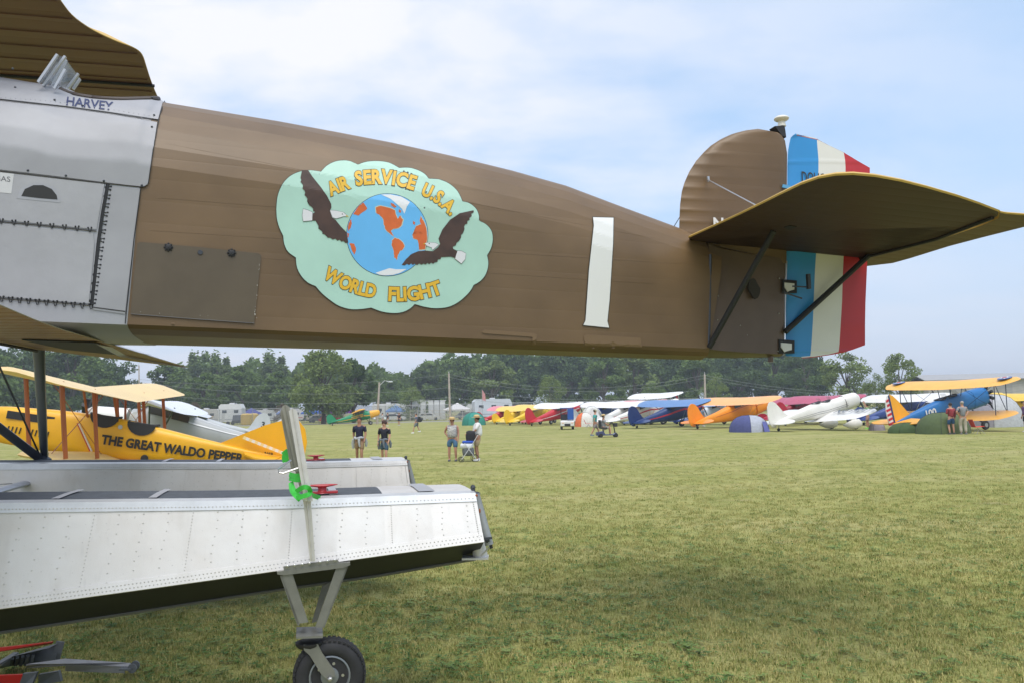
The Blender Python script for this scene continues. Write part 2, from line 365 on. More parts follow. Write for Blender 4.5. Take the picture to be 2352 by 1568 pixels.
Tr = [  # kind, px, top, Y, leaf, width, label
 ('oak', -60, 800, 150, 1, 1.2, 'broad green tree behind the yellow biplane wings, farthest left'),
 ('oak', 60, 795, 170, 0, 1.2, 'dark green tree seen through the yellow wing struts'),
 ('round', 165, 806, 165, 1, 1.3, 'mid green tree right of the dark float strut'),
 ('oak', 255, 828, 190, 0, 1.0, 'dark tree ending the wood behind the upper yellow wing'),
 ('round', 388, 848, 190, 1, 1.3, 'rounded tree just right of the sky gap at left'),
 ('poplar', 455, 822, 215, 3, 1.35, 'pale feathery tree rising behind the rounded tree'),
 ('poplar', 503, 828, 215, 3, 1.3, 'pale feathery tree right of the first feathery one'),
 ('round', 560, 850, 190, 1, 1.3, 'green tree behind the silver fin with the number'),
 ('poplar', 628, 826, 225, 3, 1.5, 'tall pale tree left of the big willow'),
 ('round', 645, 862, 180, 1, 1.3, 'green tree straight above the upright float beams'),
 ('round', 468, 868, 175, 1, 1.2, 'green tree in front of the first feathery tree'),
 ('willow', 742, 815, 143, 2, 1.05, 'big willow with light drooping foliage behind the walkers'),
 ('round', 812, 838, 150, 0, 1.0, 'dark tree leaning against the right side of the willow'),
 ('oak', 900, 862, 210, 1, 1.0, 'hazy tree behind the pole with the lamp'),
 ('oak', 985, 842, 230, 1, 1.2, 'hazy green tree where the wood line begins to rise'),
 ('bush', 945, 893, 165, 2, 1.15, 'low rounded tree standing alone between the two poles'),
 ('oak', 1060, 826, 220, 1, 1.1, 'green tree just right of the first wooden pole'),
 ('round', 1130, 838, 200, 2, 1.4, 'lighter green tree in the wood above the yellow tails'),
 ('oak', 1180, 812, 230, 0, 1.1, 'dark tree in the wood above the red plane'),
 ('bush', 1262, 868, 150, 2, .75, 'pale olive tree standing in front of the dark wood'),
 ('oak', 1300, 806, 225, 0, 1.1, 'dark tree right behind the pale olive tree'),
 ('round', 1385, 826, 190, 1, 1.3, 'deep green tree above the golf cart'),
 ('poplar', 1455, 810, 200, 2, 1.6, 'tall lighter tree with upright boughs above the blue tail'),
 ('oak', 1530, 806, 215, 0, 1.1, 'dark tree left of the second wooden pole'),
 ('bush', 1500, 880, 165, 1, .8, 'low green growth under the tall lighter tree'),
 ('round', 1600, 820, 190, 1, 1.3, 'green tree right behind the second wooden pole'),
 ('bush', 1640, 868, 160, 2, .8, 'light green low tree right of the second wooden pole'),
 ('oak', 1690, 806, 210, 0, 1.1, 'dark tree above the orange plane wing'),
 ('round', 1775, 802, 195, 0, 1.3, 'very dark tree below the rudder of the floatplane'),
 ('oak', 1845, 808, 185, 0, 1.0, 'dark tree ending the wood above the white plane nose'),
 ('open', 1940, 816, 150, 2, 1.05, 'feathery tree with open branches right of the wood'),
 ('open', 2062, 822, 130, 2, .85, 'open branched tree standing alone at right'),
 ('bush', 2010, 862, 135, 2, .8, 'low spreading part tree beside the lone open tree'),
 ('bush', 445, 926, 160, 4, .8, 'rust brown shrub behind the grey monoplane'),
 ('bush', 650, 928, 160, 4, .9, 'rust brown shrub left of the willow trunk'),
]
for i, (k, px, ty, Y, lf, ws, lb) in enumerate(Tr): tree(k, px, ty, Y, lf, lb, ws, seed=i)
# the wood behind, one mass
rn = random.Random(5); Wd = MB()
for i in range(38000):
    px = rn.choice((rn.uniform(-260, 320), rn.uniform(330, 900), rn.uniform(880, 1890), rn.uniform(880, 1890)))
    Y = rn.uniform(225, 262); hmax = lerp([(-260, 18), (240, 17), (320, 6), (335, 6), (400, 15.5), (700, 15), (860, 13), (900, 11), (1020, 15.5), (1200, 18), (1800, 18), (1890, 12)], px) * 1.05
    zz = rn.uniform(.2, 1) ** .7 * (hmax + 1.2 * math.sin(px * .045) + .8 * math.sin(px * .11 + 1))
    c = at(px, 900, Y); q = V((c.x, Y, zz)); s_ = rn.uniform(.5, 1.1)
    n = V((rn.gauss(0, 1), rn.gauss(-.3, 1), rn.gauss(0, 1))).normalized(); x = n.orthogonal().normalized(); y = n.cross(x)
    Wd.add([q - x * s_, q + y * s_ * .7, q + x * s_, q - y * s_ * .7], [(0, 1, 2, 3)])
o = Wd.build('woodland', LM[1]); tag(o, 'dark far-off woodland closing the airfield behind the trees', 'woodland', kind='stuff')
# ================================================================ the big olive floatplane
def fabric(name, c, spacing=.17, axis=(0, 0, 1), amp=.35, rough=.45, var=.12):
    """doped fabric: broad weathering plus fine ridges over the stringers, along a world axis"""
    m = bpy.data.materials.new(name); m.use_nodes = True; t = m.node_tree; b = t.nodes['Principled BSDF']; b.inputs['Roughness'].default_value = rough; b.inputs['Specular IOR Level'].default_value = .42
    tc = N('ShaderNodeTexCoord', t); n = N('ShaderNodeTexNoise', t); n.inputs['Scale'].default_value = 1.6; n.inputs['Detail'].default_value = 7
    mp = N('ShaderNodeMapping', t); mp.inputs['Scale'].default_value = (.9, .9, 1.0); t.links.new(tc.outputs['Object'], mp.inputs[0]); t.links.new(mp.outputs[0], n.inputs[0])
    r = N('ShaderNodeValToRGB', t); e = r.color_ramp.elements; e[0].position = .3; e[1].position = .72
    e[0].color = (*[x * (1 - var) for x in c], 1); e[1].color = (*[x * (1 + var) for x in c], 1)
    t.links.new(n.outputs[0], r.inputs[0])
    wv = N('ShaderNodeTexNoise', t); wv.inputs['Scale'].default_value = 5; wv.inputs['Detail'].default_value = 8; mw_ = N('ShaderNodeMapping', t); mw_.inputs['Scale'].default_value = (.25, .25, 3.2); t.links.new(tc.outputs['Object'], mw_.inputs[0]); t.links.new(mw_.outputs[0], wv.inputs[0])
    wr = N('ShaderNodeMapRange', t); wr.inputs[1].default_value = .3; wr.inputs[2].default_value = .7; wr.inputs[3].default_value = .985; wr.inputs[4].default_value = 1.015; t.links.new(wv.outputs[0], wr.inputs[0])
    wm_ = N('ShaderNodeMix', t, data_type='RGBA', blend_type='MULTIPLY'); wm_.inputs[0].default_value = 1; t.links.new(r.outputs[0], wm_.inputs[6]); t.links.new(wr.outputs[0], wm_.inputs[7]); t.links.new(wm_.outputs[2], b.inputs['Base Color'])
    d = N('ShaderNodeVectorMath', t, operation='DOT_PRODUCT'); d.inputs[1].default_value = V(axis) * (2 * math.pi / spacing)
    t.links.new(tc.outputs['Object'], d.inputs[0]); s = N('ShaderNodeMath', t, operation='SINE'); t.links.new(d.outputs['Value'], s.inputs[0])
    ab = N('ShaderNodeMath', t, operation='ABSOLUTE'); t.links.new(s.outputs[0], ab.inputs[0]); pw = N('ShaderNodeMath', t, operation='POWER'); pw.inputs[1].default_value = .35; t.links.new(ab.outputs[0], pw.inputs[0])
    fn = N('ShaderNodeTexNoise', t); fn.inputs['Scale'].default_value = 3; t.links.new(tc.outputs['Object'], fn.inputs[0])
    ad = N('ShaderNodeMath', t, operation='MULTIPLY_ADD'); ad.inputs[1].default_value = 1.0; t.links.new(fn.outputs[0], ad.inputs[0]); t.links.new(pw.outputs[0], ad.inputs[2])
    bp = N('ShaderNodeBump', t); bp.inputs['Strength'].default_value = amp; bp.inputs['Distance'].default_value = .012
    t.links.new(ad.outputs[0], bp.inputs['Height']); t.links.new(bp.outputs[0], b.inputs['Normal'])
    return m
A0 = V((.970, .242, 0)); W0 = V((-.242, .970, 0))      # towards the tail; away from the camera
OLV = (.158, .100, .050)
olive = fabric('olive_drab_fabric', OLV, .31, (0.03, 0, 1), .10, .42, .20)
under = fabric('wing_underside_fabric', (.135, .060, .038), .36, tuple(W0), .25)
yellow_rim = paint((.62, .40, .10), .5)
silver = mat('silver_painted_metal', (.38, .38, .395), .42, .25, var=.07, scale=1.2, spec=.5)
metal_dark = mat('dark_steel', (.055, .06, .07), .4, .3)
blackm = mat('black_trim', (.018, .018, .02), .6)
streak_later = [silver]
glass = mat('windscreen_glass', (.45, .5, .55), .05, 0, spec=.8, alpha=.35)
chrome = mat('bright_metal', (.50, .50, .50), .32, .8)
brown_metal = mat('olive_metal_panel', (.105, .080, .050), .42, .1, var=.12, scale=3)
P1 = V((-2.61, 5.6, 0)); DS = V((.9397, .342, 0)).normalized(); NS = V((DS.y, -DS.x, 0))     # near side line in plan
PC = V((-2.77, 6.23, 0)); NCn = V((A0.y, -A0.x, 0))                                             # centre line
def side(px, py, off=0): return onplane(px, py, P1 + NS * off, NS)
def cen(px, py, off=0): return onplane(px, py, PC + NCn * off, NCn)
plane = thing('floatplane', 'big olive brown biplane on twin aluminium floats filling the foreground', 'airplane', (0, 6.2, 0))
BOT = [(-160, 727), (290, 745), (1628, 800)]
CR = [(-170, 157), (0, 180), (80, 193), (150, 203), (185, 219), (230, 226), (300, 227), (362, 227), (378, 236), (500, 256), (640, 279), (780, 305), (900, 328), (1040, 359), (1175, 392), (1300, 427), (1430, 476), (1560, 524), (1648, 552)]
SEC = [(0, 0), (0, .22), (0, .45), (.0, .62), (.05, .70), (.16, .785), (.34, .865), (.60, .935), (.84, .98), (1, 1)]
def dxf(x): return lerp([(-170, 95), (378, 90), (1560, 22), (1660, 18)], x)
def station(x, y):
    xb = x - dxf(x); B = side(xb, lerp(BOT, xb)); C = cen(x, y)
    half = (C - B).dot(W0)                 # half width
    upv = C - B - W0 * half                # up vector of this frame
    ring = []
    for u, h in SEC: ring.append(B + W0 * (half * u) + upv * h)
    for u, h in SEC[-2::-1]: ring.append(B + W0 * (half * (2 - u)) + upv * h)
    d = lerp([(-170, .09), (378, .07), (1660, .085)], x)
    for u, k in ((1.92, .35), (1.7, .75), (1.0, 1.05), (.3, .75), (.08, .35)): ring.append(B + W0 * (half * u) - V((0, 0, d * k)))
    return ring
rings = [station(x, y) for x, y in CR]
mbf = MB(); mbf.loft(rings[8:]); fus = mbf.build('rear_fuselage', olive, plane, True, 8, world=True)
rn_ = [[p + (p - sum(r, V()) / len(r)).normalized() * .004 for p in r] for r in rings[:9]]
rn_.append([p + (p - sum(rings[8], V()) / len(rings[8])).normalized() * .004 for p in [a.lerp(b, .03) for a, b in zip(rings[8], rings[9])]])
mbm = MB(); mbm.loft(rn_); met = mbm.build('metal_front_fuselage', silver, plane, True, 25, world=True)
allf = MB(); allf.loft(rings[:9]); allf.loft(rings[8:]); BV = BVHTree.FromPolygons([tuple(v) for v in allf.v], allf.f)
def hit(px, py, off=.004):
    if off > .0049: off = .0075 + .38 * (off - .005)
    d = ray(px, py).normalized(); h = BV.ray_cast(CAM, d)
    if h[0] is None: p = side(px, py); return p + NS * off
    n = h[1] if h[1].dot(d) < 0 else -h[1]
    return h[0] + n * off
def decal_mesh(poly, off, fine=14, tris=None, holes=None):
    bm = bmesh.new()
    if tris is None:
        vs = [bm.verts.new((x, y, 0)) for x, y in poly]; bm.faces.new(vs)
        bmesh.ops.triangulate(bm, faces=bm.faces[:])
    else:
        vs = [bm.verts.new((x, y, 0)) for x, y in tris[0]]
        for f in tris[1]:
            try: bm.faces.new([vs[i] for i in f])
            except ValueError: pass
        bmesh.ops.triangulate(bm, faces=bm.faces[:])
    fine = min(fine, 11)
    for _ in range(8):
        es = [e for e in bm.edges if e.calc_length() > fine]
        if not es: break
        bmesh.ops.subdivide_edges(bm, edges=es, cuts=1); bmesh.ops.triangulate(bm, faces=[f for f in bm.faces if len(f.verts) > 3])
    bm.verts.index_update()
    mb = MB(); mb.add([hit(v.co.x, v.co.y, off) for v in bm.verts], [tuple(v.index for v in f.verts) for f in bm.faces]); bm.free()
    return mb
def decal(name, poly, m, off, parent, fine=14): return decal_mesh(poly, off, fine).build(name, m, parent, 'panel' in name, 60, world=True)
def hitline(pts, r, mb, off=.004, n=5, step=18):
    o = []
    for a, b in zip(pts, pts[1:]):
        k = max(1, int(math.dist(a, b) / step))
        o += [(a[0] + (b[0] - a[0]) * i / k, a[1] + (b[1] - a[1]) * i / k) for i in range(k)]
    o.append(pts[-1]); mb.tube([hit(x, y, off) for x, y in o], r, n); return mb
# -- facets of the aluminium side: panels with recessed seams
panel_m = mat('silver_panel', (.33, .33, .345), .58, .15, var=.12, scale=1.3)
canvas = mat('silver_canvas_cover', (.36, .36, .375), .55, .1, var=.08, scale=2.5, bump=.25, bscale=5)
pa = lambda P, nm, m, off=.008: decal(nm, P, m, off, met, 12)
upper_panel = [(-165, 223), (0, 236), (154, 253), (250, 266), (361, 284), (352, 345), (341, 424), (334, 429), (326, 430), (240, 420), (120, 405), (0, 391), (-165, 378)]
pa(upper_panel, 'side_panel', panel_m, .014)
decal('side_panel', [(-165, 214), (-165, 168), (0, 188), (90, 199), (135, 206), (175, 226), (228, 234), (300, 235), (352, 233), (374, 236), (363, 277), (250, 260), (154, 247), (0, 230), (-165, 217)], panel_m, .010, met, 12)
decal('side_panel', [(257, 428), (322, 434), (306, 560), (287, 722), (214, 712), (226, 600)], panel_m, .010, met, 26)
decal('canvas_cover', [(-165, 384), (0, 397), (120, 411), (240, 424), (232, 470), (222, 528), (100, 516), (0, 506), (-165, 494)], canvas, .012, met, 26)
decal('canvas_cover', [(-165, 502), (0, 514), (100, 524), (214, 536), (217, 560), (212, 620), (204, 698), (100, 690), (0, 682), (-165, 668)], canvas, .013, met, 26)
sh = MB()
hitline([(248, 424), (236, 490), (226, 560), (218, 640), (211, 702)], .013, sh, .002); sh.build('seam_gap', blackm, met, world=True)
sm = MB()
for L in ([(-165, 220), (0, 233), (154, 250), (250, 263), (364, 281)], [(-165, 381), (0, 394), (120, 408), (240, 422), (330, 431)], [(0, 510), (110, 520), (222, 532)], [(0, 686), (110, 694), (205, 702)], [(212, 706), (288, 716)],
          [(378, 236), (366, 270), (352, 345), (341, 422), (334, 429), (324, 431), (308, 550), (290, 722), (288, 744)]): hitline(L, .0035, sm, .013)
sm.build('seam_line', blackm, met, world=True)
# lacing: short cords on hooks, each one a piece
hook = MB(); hook.tube([(-.012, 0, .012), (-.003, -.006, -.02), (.003, -.006, -.02), (.010, 0, .014)], .0028, 4); hook.ball((-.012, -.002, .014), .0065, 6); hook.ball((.010, -.002, .016), .0065, 6)
hme = hook.mesh('lacing_loop', blackm, True)
def put(me, name, p, parent, ax=DS, upd=V((0, 0, 1)), s=1):
    o = bpy.data.objects.new(name, me); col.objects.link(o); o.parent = parent
    x = ax.normalized(); z = (upd - x * upd.dot(x)).normalized(); y = z.cross(x)
    M = Matrix((x, y, z)).transposed().to_4x4(); M.translation = p; o.matrix_parent_inverse = WM(parent).inverted(); o.matrix_basis = M @ Matrix.Scale(s, 4); return o
for i in range(11): x = 5 + i * 20.5; put(hme, 'lacing_loop', hit(x, 687 + x * .083, .012) if x < 215 else hit(x + 8, 688 + (x + 8) * .092, .012), met)
for i in range(8): x = 4 + i * 29; put(hme, 'lacing_loop', hit(x, 509 + x * .094, .012), met, s=.9)
for i in range(14): y = 432 + i * 20; x = 250 - (y - 424) * .137; put(hme, 'lacing_loop', hit(x, y, .014), met, V((0, 0, 1)) + DS * .1, DS, 1.1)
stud = MB(); stud.lathe((0, 0, 0), (0, -1, 0), [(0, .008), (.004, .007), (.007, .003)], 8); sme = stud.mesh('stud', metal_dark, True)
for x, y in ((65, 393), (152, 405), (239, 417), (326, 427), (354, 268), (349, 295), (35, 205), (30, 160), (140, 205), (258, 229), (350, 226), (190, 247), (125, 233)): put(sme, 'stud', hit(x, y, .015), met)
rv = MB()
for i in range(34):
    x = -20 + i * 11.3; p = hit(x, lerp([(-20, 226), (120, 236), (250, 254), (366, 273)], x), .012); rv.ball(p, .0035, 5)
tag(rv.build('rivets', silver, met, world=True), kind='stuff')
# air scoop and placard
scoop = MB(); rim_ = [(50, 452), (58, 436), (78, 427), (100, 427), (120, 436), (131, 450), (133, 460)]
decal('air_scoop', [(40, 456), (48, 436), (72, 423), (104, 424), (128, 434), (140, 462), (139, 467), (38, 457)], silver, .017, met, 20)
decal('scoop_opening', rim_ + [(92, 457)], mat('dark_opening', (.03, .03, .03), .8), .021, met, 20)
decal('placard', [(-40, 393), (33, 401), (27, 446), (-40, 440)], mat('placard_face', (.56, .56, .56), .5), .016, met, 30)
# letters that follow the skin
def skin_text(name, s, org, xd, yd, kx, ky, m, off, parent, bold=0.0, fine=16):
    vs, fs = text_mesh(s, 1, bold); xs = [v.x for v in vs]; mid = min(xs)
    pts = [(org[0] + xd[0] * (v.x - mid) * kx + yd[0] * v.y * ky, org[1] + xd[1] * (v.x - mid) * kx + yd[1] * v.y * ky) for v in vs]
    return decal_mesh(None, off, fine, (pts, fs)).build(name, m, parent, world=True)
navy = mat('navy_lettering', (.02, .03, .10), .5)
def unit(x, y): l = math.hypot(x, y); return (x / l, y / l)
def fitw(s, w, bold=0):
    vs, _ = text_mesh(s, 1, bold); xs = [v.x for v in vs]; return w / (max(xs) - min(xs))
skin_text('name_lettering', 'HARVEY', (152, 245), unit(110, 13), (.10, -1), fitw('HARVEY', 108, .02), 27, navy, .018, met, .02)
skin_text('placard_lettering', 'GAS', (-11, 416), unit(30, 3), (0, -1), fitw('GAS', 36), 17, mat('grey_lettering', (.12, .12, .13), .6), .019, met, 0)
# hatch with its fasteners and hinge
hatch = decal('cargo_hatch', [(316, 560), (322, 557), (460, 569), (594, 583), (600, 588), (590, 680), (584, 742), (440, 733), (300, 722), (305, 660)], brown_metal, .010, fus, 26)
hg = MB(); hitline([(301, 722), (440, 733), (584, 743)], .0022, hg, .010); hg.build('hinge', metal_dark, hatch, world=True)
for x, y in ((387, 569), (532, 582)):
    b_ = MB(); c0 = hit(x, y, .016); b_.lathe(c0, -NS, [(.0, .024), (-.010, .020), (-.013, .010)], 8)
    for k in range(8): b_.ball(c0 + (DS * math.cos(k * .785) + V((0, 0, 1)) * math.sin(k * .785)) * .024, .0085, 6)
    b_.build('catch', blackm, hatch, world=True, smooth=True)
b_ = MB(); b_.lathe(hit(460, 581, .012), NS, [(0, .018), (.006, .016)], 10); b_.build('keyhole_cover', metal_dark, hatch, world=True)
cp = mat('chipped_paint', (.55, .52, .45), .6); ch = MB(); rr_ = random.Random(4)
for i in range(20):
    if i < 14: y = rr_.uniform(585, 735); x = 599 - (y - 585) * .10 + rr_.uniform(-1.5, 1)
    elif i < 20: x = rr_.uniform(310, 590); y = 720 + (x - 300) * .072 + rr_.uniform(-12, 0)
    else: x = rr_.uniform(320, 590); y = rr_.uniform(590, 700)
    ch.ball(hit(x, y, .011), rr_.uniform(.0012, .0034), 5, sc=(1, .3, 1.3))
tag(ch.build('paint_chips', cp, hatch, world=True), kind='stuff')
# raised stringer tapes running along the flank
tp = mat('tape_paint', tuple(x * 1.12 for x in OLV), .45)
tag_ = []
for a, b_, y0, y1 in ((380, 1560, 330, 560), (360, 1100, 455, 512), (345, 1620, 530, 610), (604, 1500, 594, 652)):
    q = MB(); k = 40; q.tube([hit(a + (b_ - a) * i / k, y0 + (y1 - y0) * i / k, .0) for i in range(k + 1)], .0014, 4, flat=.5); q.build('stringer_tape', tp, fus, world=True)
for P in ([(1105, 762), (1112, 757), (1225, 765), (1233, 769), (1230, 790), (1222, 792), (1222, 774), (1112, 766)], [(1340, 772), (1345, 768), (1470, 776), (1474, 796), (1342, 792)]): decal('patch', P, tp, .0051, fus, 20)
for x, y in ((397, 752), (1408, 806), (1362, 806)): b_ = MB(); b_.ball(hit(x, y - 8, .004), .012, 7, sc=(1.3, .5, .6)); b_.build('drain_fitting', tp, fus, world=True, smooth=True)
# ---------------------------------------------------------------- painted emblem
def Z(p): return [((660 + x / 3.647) * .91875, (370 + y / 3.647) * .91875) for x, y in p]
SC = [[(112, 560), (125, 440), (170, 335), (240, 262), (330, 222), (420, 212), (518, 225)], [(518, 225), (570, 172), (640, 135), (715, 122), (790, 133), (855, 160)], [(855, 160), (940, 135), (1040, 130), (1140, 145), (1230, 192)],
      [(1230, 192), (1320, 190), (1400, 212), (1460, 245), (1500, 288)], [(1500, 288), (1590, 295), (1680, 330), (1760, 400), (1806, 493)], [(1806, 493), (1870, 510), (1930, 560), (1955, 620), (1956, 668)],
      [(1956, 668), (2020, 700), (2070, 760), (2082, 840), (2065, 920), (2030, 982)], [(2030, 982), (2042, 1060), (2020, 1150), (1970, 1215), (1908, 1252)], [(1908, 1252), (1870, 1315), (1780, 1400), (1680, 1450), (1570, 1463), (1470, 1452), (1372, 1425)],
      [(1372, 1425), (1330, 1465), (1270, 1495), (1190, 1507), (1080, 1495), (975, 1458)], [(975, 1458), (880, 1471), (780, 1470), (680, 1440), (590, 1380), (520, 1320), (470, 1262)], [(470, 1262), (400, 1230), (340, 1170), (300, 1090), (290, 1002)],
      [(290, 1002), (220, 950), (185, 880), (175, 805)], [(175, 805), (140, 730), (118, 650), (112, 560)]]
cl = []
for s_ in SC: cl += catmull(s_, 4)[:-1]
cx_, cy_ = 1100, 800
grow = lambda P, g_: [(x + (x - cx_) / math.hypot(x - cx_, y - cy_) * g_, y + (y - cy_) / math.hypot(x - cx_, y - cy_) * g_) for x, y in P]
ink = mat('emblem_outline', (.03, .03, .025), .5)
E = decal('emblem', Z(cl), mat('emblem_pale_green', (.40, .62, .52), .42, var=.07, scale=2), .0075, fus, 12)
decal('emblem_edge', Z(grow(cl, 5)), ink, .0055, E, 12)
gl = [(1122 + 369 * math.cos(k * .1047), 797 + 372 * math.sin(k * .1047)) for k in range(60)]
gc = (1122, 797)
decal('globe_edge', Z([(gc[0] + (x - gc[0]) * 1.012, gc[1] + (y - gc[1]) * 1.012) for x, y in gl]), ink, .0095, E, 14)
decal('globe', Z(gl), mat('globe_blue', (.13, .45, .82), .4, var=.05, scale=3), .0115, E, 14)
land = mat('globe_orange_land', (.62, .13, .025), .45, var=.12, scale=9); ice = mat('globe_white_ice', (.72, .73, .75), .45); shore = mat('globe_shore', (.55, .58, .42), .5)
rj = random.Random(8)
def rag(P, a=5, n=3, closed=True):
    o = []
    for i in range(len(P)):
        p, q = P[i], P[(i + 1) % len(P)]
        for k in range(n): t = k / n; o.append((p[0] + (q[0] - p[0]) * t + rj.uniform(-a, a), p[1] + (q[1] - p[1]) * t + rj.uniform(-a, a)))
    return o
LANDS = [[(1020, 545), (1060, 535), (1120, 545), (1190, 570), (1200, 610), (1215, 650), (1240, 622), (1262, 660), (1255, 700), (1225, 735), (1180, 740), (1155, 760), (1165, 785), (1190, 815), (1160, 795), (1125, 768), (1100, 735), (1090, 690), (1080, 650), (1045, 610), (1022, 600)],
         [(1190, 825), (1225, 835), (1255, 860), (1280, 895), (1262, 930), (1232, 945), (1215, 990), (1208, 1022), (1185, 1000), (1180, 950), (1162, 890), (1166, 850)],
         [(1425, 630), (1450, 668), (1473, 730), (1482, 790), (1480, 860), (1462, 925), (1410, 933), (1405, 880), (1400, 845), (1360, 830), (1352, 800), (1378, 792), (1440, 790), (1428, 772), (1372, 765), (1382, 715), (1430, 700), (1414, 665)],
         [(905, 502), (940, 560), (900, 590), (862, 618), (808, 612), (832, 572), (870, 528)], [(790, 655), (800, 690), (785, 735), (766, 765), (762, 730), (772, 690)], [(776, 872), (820, 880), (838, 925), (824, 975), (806, 945), (788, 905)],
         [(1150, 505), (1175, 512), (1205, 540), (1190, 550), (1160, 535)], [(1228, 560), (1248, 575), (1240, 600), (1226, 585)], [(1355, 672), (1375, 680), (1372, 705), (1356, 698)], [(758, 775), (772, 790), (768, 822), (757, 815)]]
for P in LANDS:
    c = (sum(x for x, y in P) / len(P), sum(y for x, y in P) / len(P))
    q = rag(P, 3, 3); decal('coastline', Z([(c[0] + (x - c[0]) * 1.07 + 1, c[1] + (y - c[1]) * 1.05) for x, y in q]) if len(P) > 8 else Z(q), shore, .0130, E, 20)
    decal('continent', Z(q), land, .0145, E, 20)
for P in ([(1065, 432), (1150, 431), (1250, 452), (1328, 500), (1300, 540), (1278, 605), (1255, 560), (1212, 520), (1150, 470)], [(1014, 1142), (1060, 1127), (1140, 1100), (1200, 1110), (1298, 1108), (1240, 1142), (1170, 1162), (1100, 1166), (1050, 1160)]): decal('ice_cap', Z(P), ice, .0150, E, 20)
def feather(P, rngs, a=11):
    o = []
    for i in range(len(P)):
        p, q = P[i], P[(i + 1) % len(P)]; o.append(p)
        if any(r0_ <= i < r1_ for r0_, r1_ in rngs):
            n = max(2, int(math.dist(p, q) / 17)); d = unit(q[0] - p[0], q[1] - p[1]); nn = (d[1], -d[0])
            for k in range(1, n):
                t = k / n; s_ = a * (1 if k % 2 else -.2); o.append((p[0] + (q[0] - p[0]) * t + nn[0] * s_ - d[0] * 3, p[1] + (q[1] - p[1]) * t + nn[1] * s_ - d[1] * 3))
    return o
EB = mat('eagle_brown', (.060, .030, .020), .5, var=.25, scale=10); EW = mat('eagle_white', (.68, .68, .70), .5); EY = mat('eagle_beak', (.65, .42, .03), .5)
e1 = [(345, 211), (402, 213), (440, 270), (520, 370), (572, 440), (610, 515), (613, 548), (597, 580), (618, 640), (650, 660), (700, 722), (752, 775), (766, 868), (720, 852), (650, 832), (600, 822), (550, 790), (512, 752), (482, 692), (470, 668), (440, 667), (440, 605), (466, 588), (430, 540), (408, 500), (383, 450), (366, 390), (345, 330), (331, 280)]
e2 = [(1906, 575), (1870, 642), (1820, 722), (1792, 800), (1752, 868), (1718, 905), (1722, 925), (1758, 942), (1750, 1012), (1700, 995), (1612, 1000), (1552, 1048), (1450, 1058), (1370, 1060), (1300, 1060), (1252, 1070), (1290, 1020), (1340, 972), (1402, 946), (1470, 940), (1535, 946), (1580, 912), (1602, 880), (1588, 830), (1622, 750), (1692, 660), (1780, 602)]
decal('eagle', Z(feather(e1, [(12, 18), (22, 28)])), EB, .0170, E, 16); decal('eagle', Z(feather(e2, [(0, 5), (10, 15)])), EB, .0170, E, 16)
def white_bit(nm, P):
    c = (sum(x for x, y in P) / len(P), sum(y for x, y in P) / len(P))
    decal(nm + '_edge', Z([(c[0] + (x - c[0]) * 1.05, c[1] + (y - c[1]) * 1.07) for x, y in P]), ink, .0180, E, 24); decal(nm, Z(P), EW, .0195, E, 24)
white_bit('eagle_head', [(600, 573), (660, 578), (722, 592), (756, 622), (720, 630), (660, 648), (624, 640), (612, 610)])
white_bit('eagle_tail', [(356, 561), (400, 573), (440, 592), (438, 666), (356, 673), (348, 620)])
white_bit('eagle_head', [(1460, 874), (1500, 865), (1560, 870), (1590, 886), (1560, 913), (1532, 935), (1525, 913), (1482, 896)])
white_bit('eagle_tail', [(1760, 942), (1800, 946), (1836, 966), (1830, 1018), (1796, 1058), (1738, 1014)])
for P in ([(750, 617), (772, 633), (744, 629)], [(1464, 872), (1446, 880), (1466, 884)]): decal('beak', Z(P), EY, .0205, E, 24)
for p in ((712, 608), (1503, 876)): decal('eye', Z([(p[0] + 6 * math.cos(k), p[1] + 5 * math.sin(k)) for k in range(6)]), ink, .0212, E, 24)
ltr = mat('emblem_yellow_lettering', (.72, .43, .025), .45); lto = ink
def arc_word(word, pts, cap, gap=1.0, name='lettering'):
    P = catmull(pts, 8); L = [0]
    for a, b in zip(P, P[1:]): L.append(L[-1] + math.dist(a, b))
    adv = []
    for c in word:
        vs, _ = text_mesh(c, 1, 0); xs = [v.x for v in vs]; adv.append((max(xs) - min(xs)))
    sp = .10; kern = {'RV': -.13, 'LI': -.12, 'LD': -.05, 'RL': -.04, 'FL': .02, 'IG': .02}; ks = [kern.get(word[i:i + 2], 0) for i in range(len(word))]; tot = sum(adv) + sp * (len(word) - 1) + sum(ks); k = L[-1] / tot; s = 0
    for c, a, kn in zip(word, adv, ks):
        mid = (s + a / 2) * k; s += a + sp + kn
        for i in range(len(L) - 1):
            if L[i + 1] >= mid: break
        t = (mid - L[i]) / (L[i + 1] - L[i]); x = P[i][0] + (P[i + 1][0] - P[i][0]) * t; y = P[i][1] + (P[i + 1][1] - P[i][1]) * t
        d = unit(P[i + 1][0] - P[i][0], P[i + 1][1] - P[i][1]); u = (d[1], -d[0])
        for bold, m_, off, nm in ((.074, lto, .0120, name + '_outline'), (.043, ltr, .0150, name)):
            vs, fs = text_mesh(c, 1, bold); xs = [v.x for v in vs]; mx_ = (max(xs) + min(xs)) / 2
            kx = k * .97; ky = cap / .70
            pts_ = Z([(x + d[0] * (v.x - mx_) * kx + u[0] * v.y * ky, y + d[1] * (v.x - mx_) * kx + u[1] * v.y * ky) for v in vs])
            decal_mesh(None, off, 18, (pts_, fs)).build(nm, m_, E, world=True)
arc_word('AIR', [(610, 440), (700, 402), (785, 372)], 118)
arc_word('SERVICE', [(842, 348), (930, 336), (1080, 330), (1160, 340), (1250, 356), (1358, 388)], 122)
arc_word('U.S.A.', [(1430, 430), (1520, 474), (1610, 540), (1695, 620)], 112)
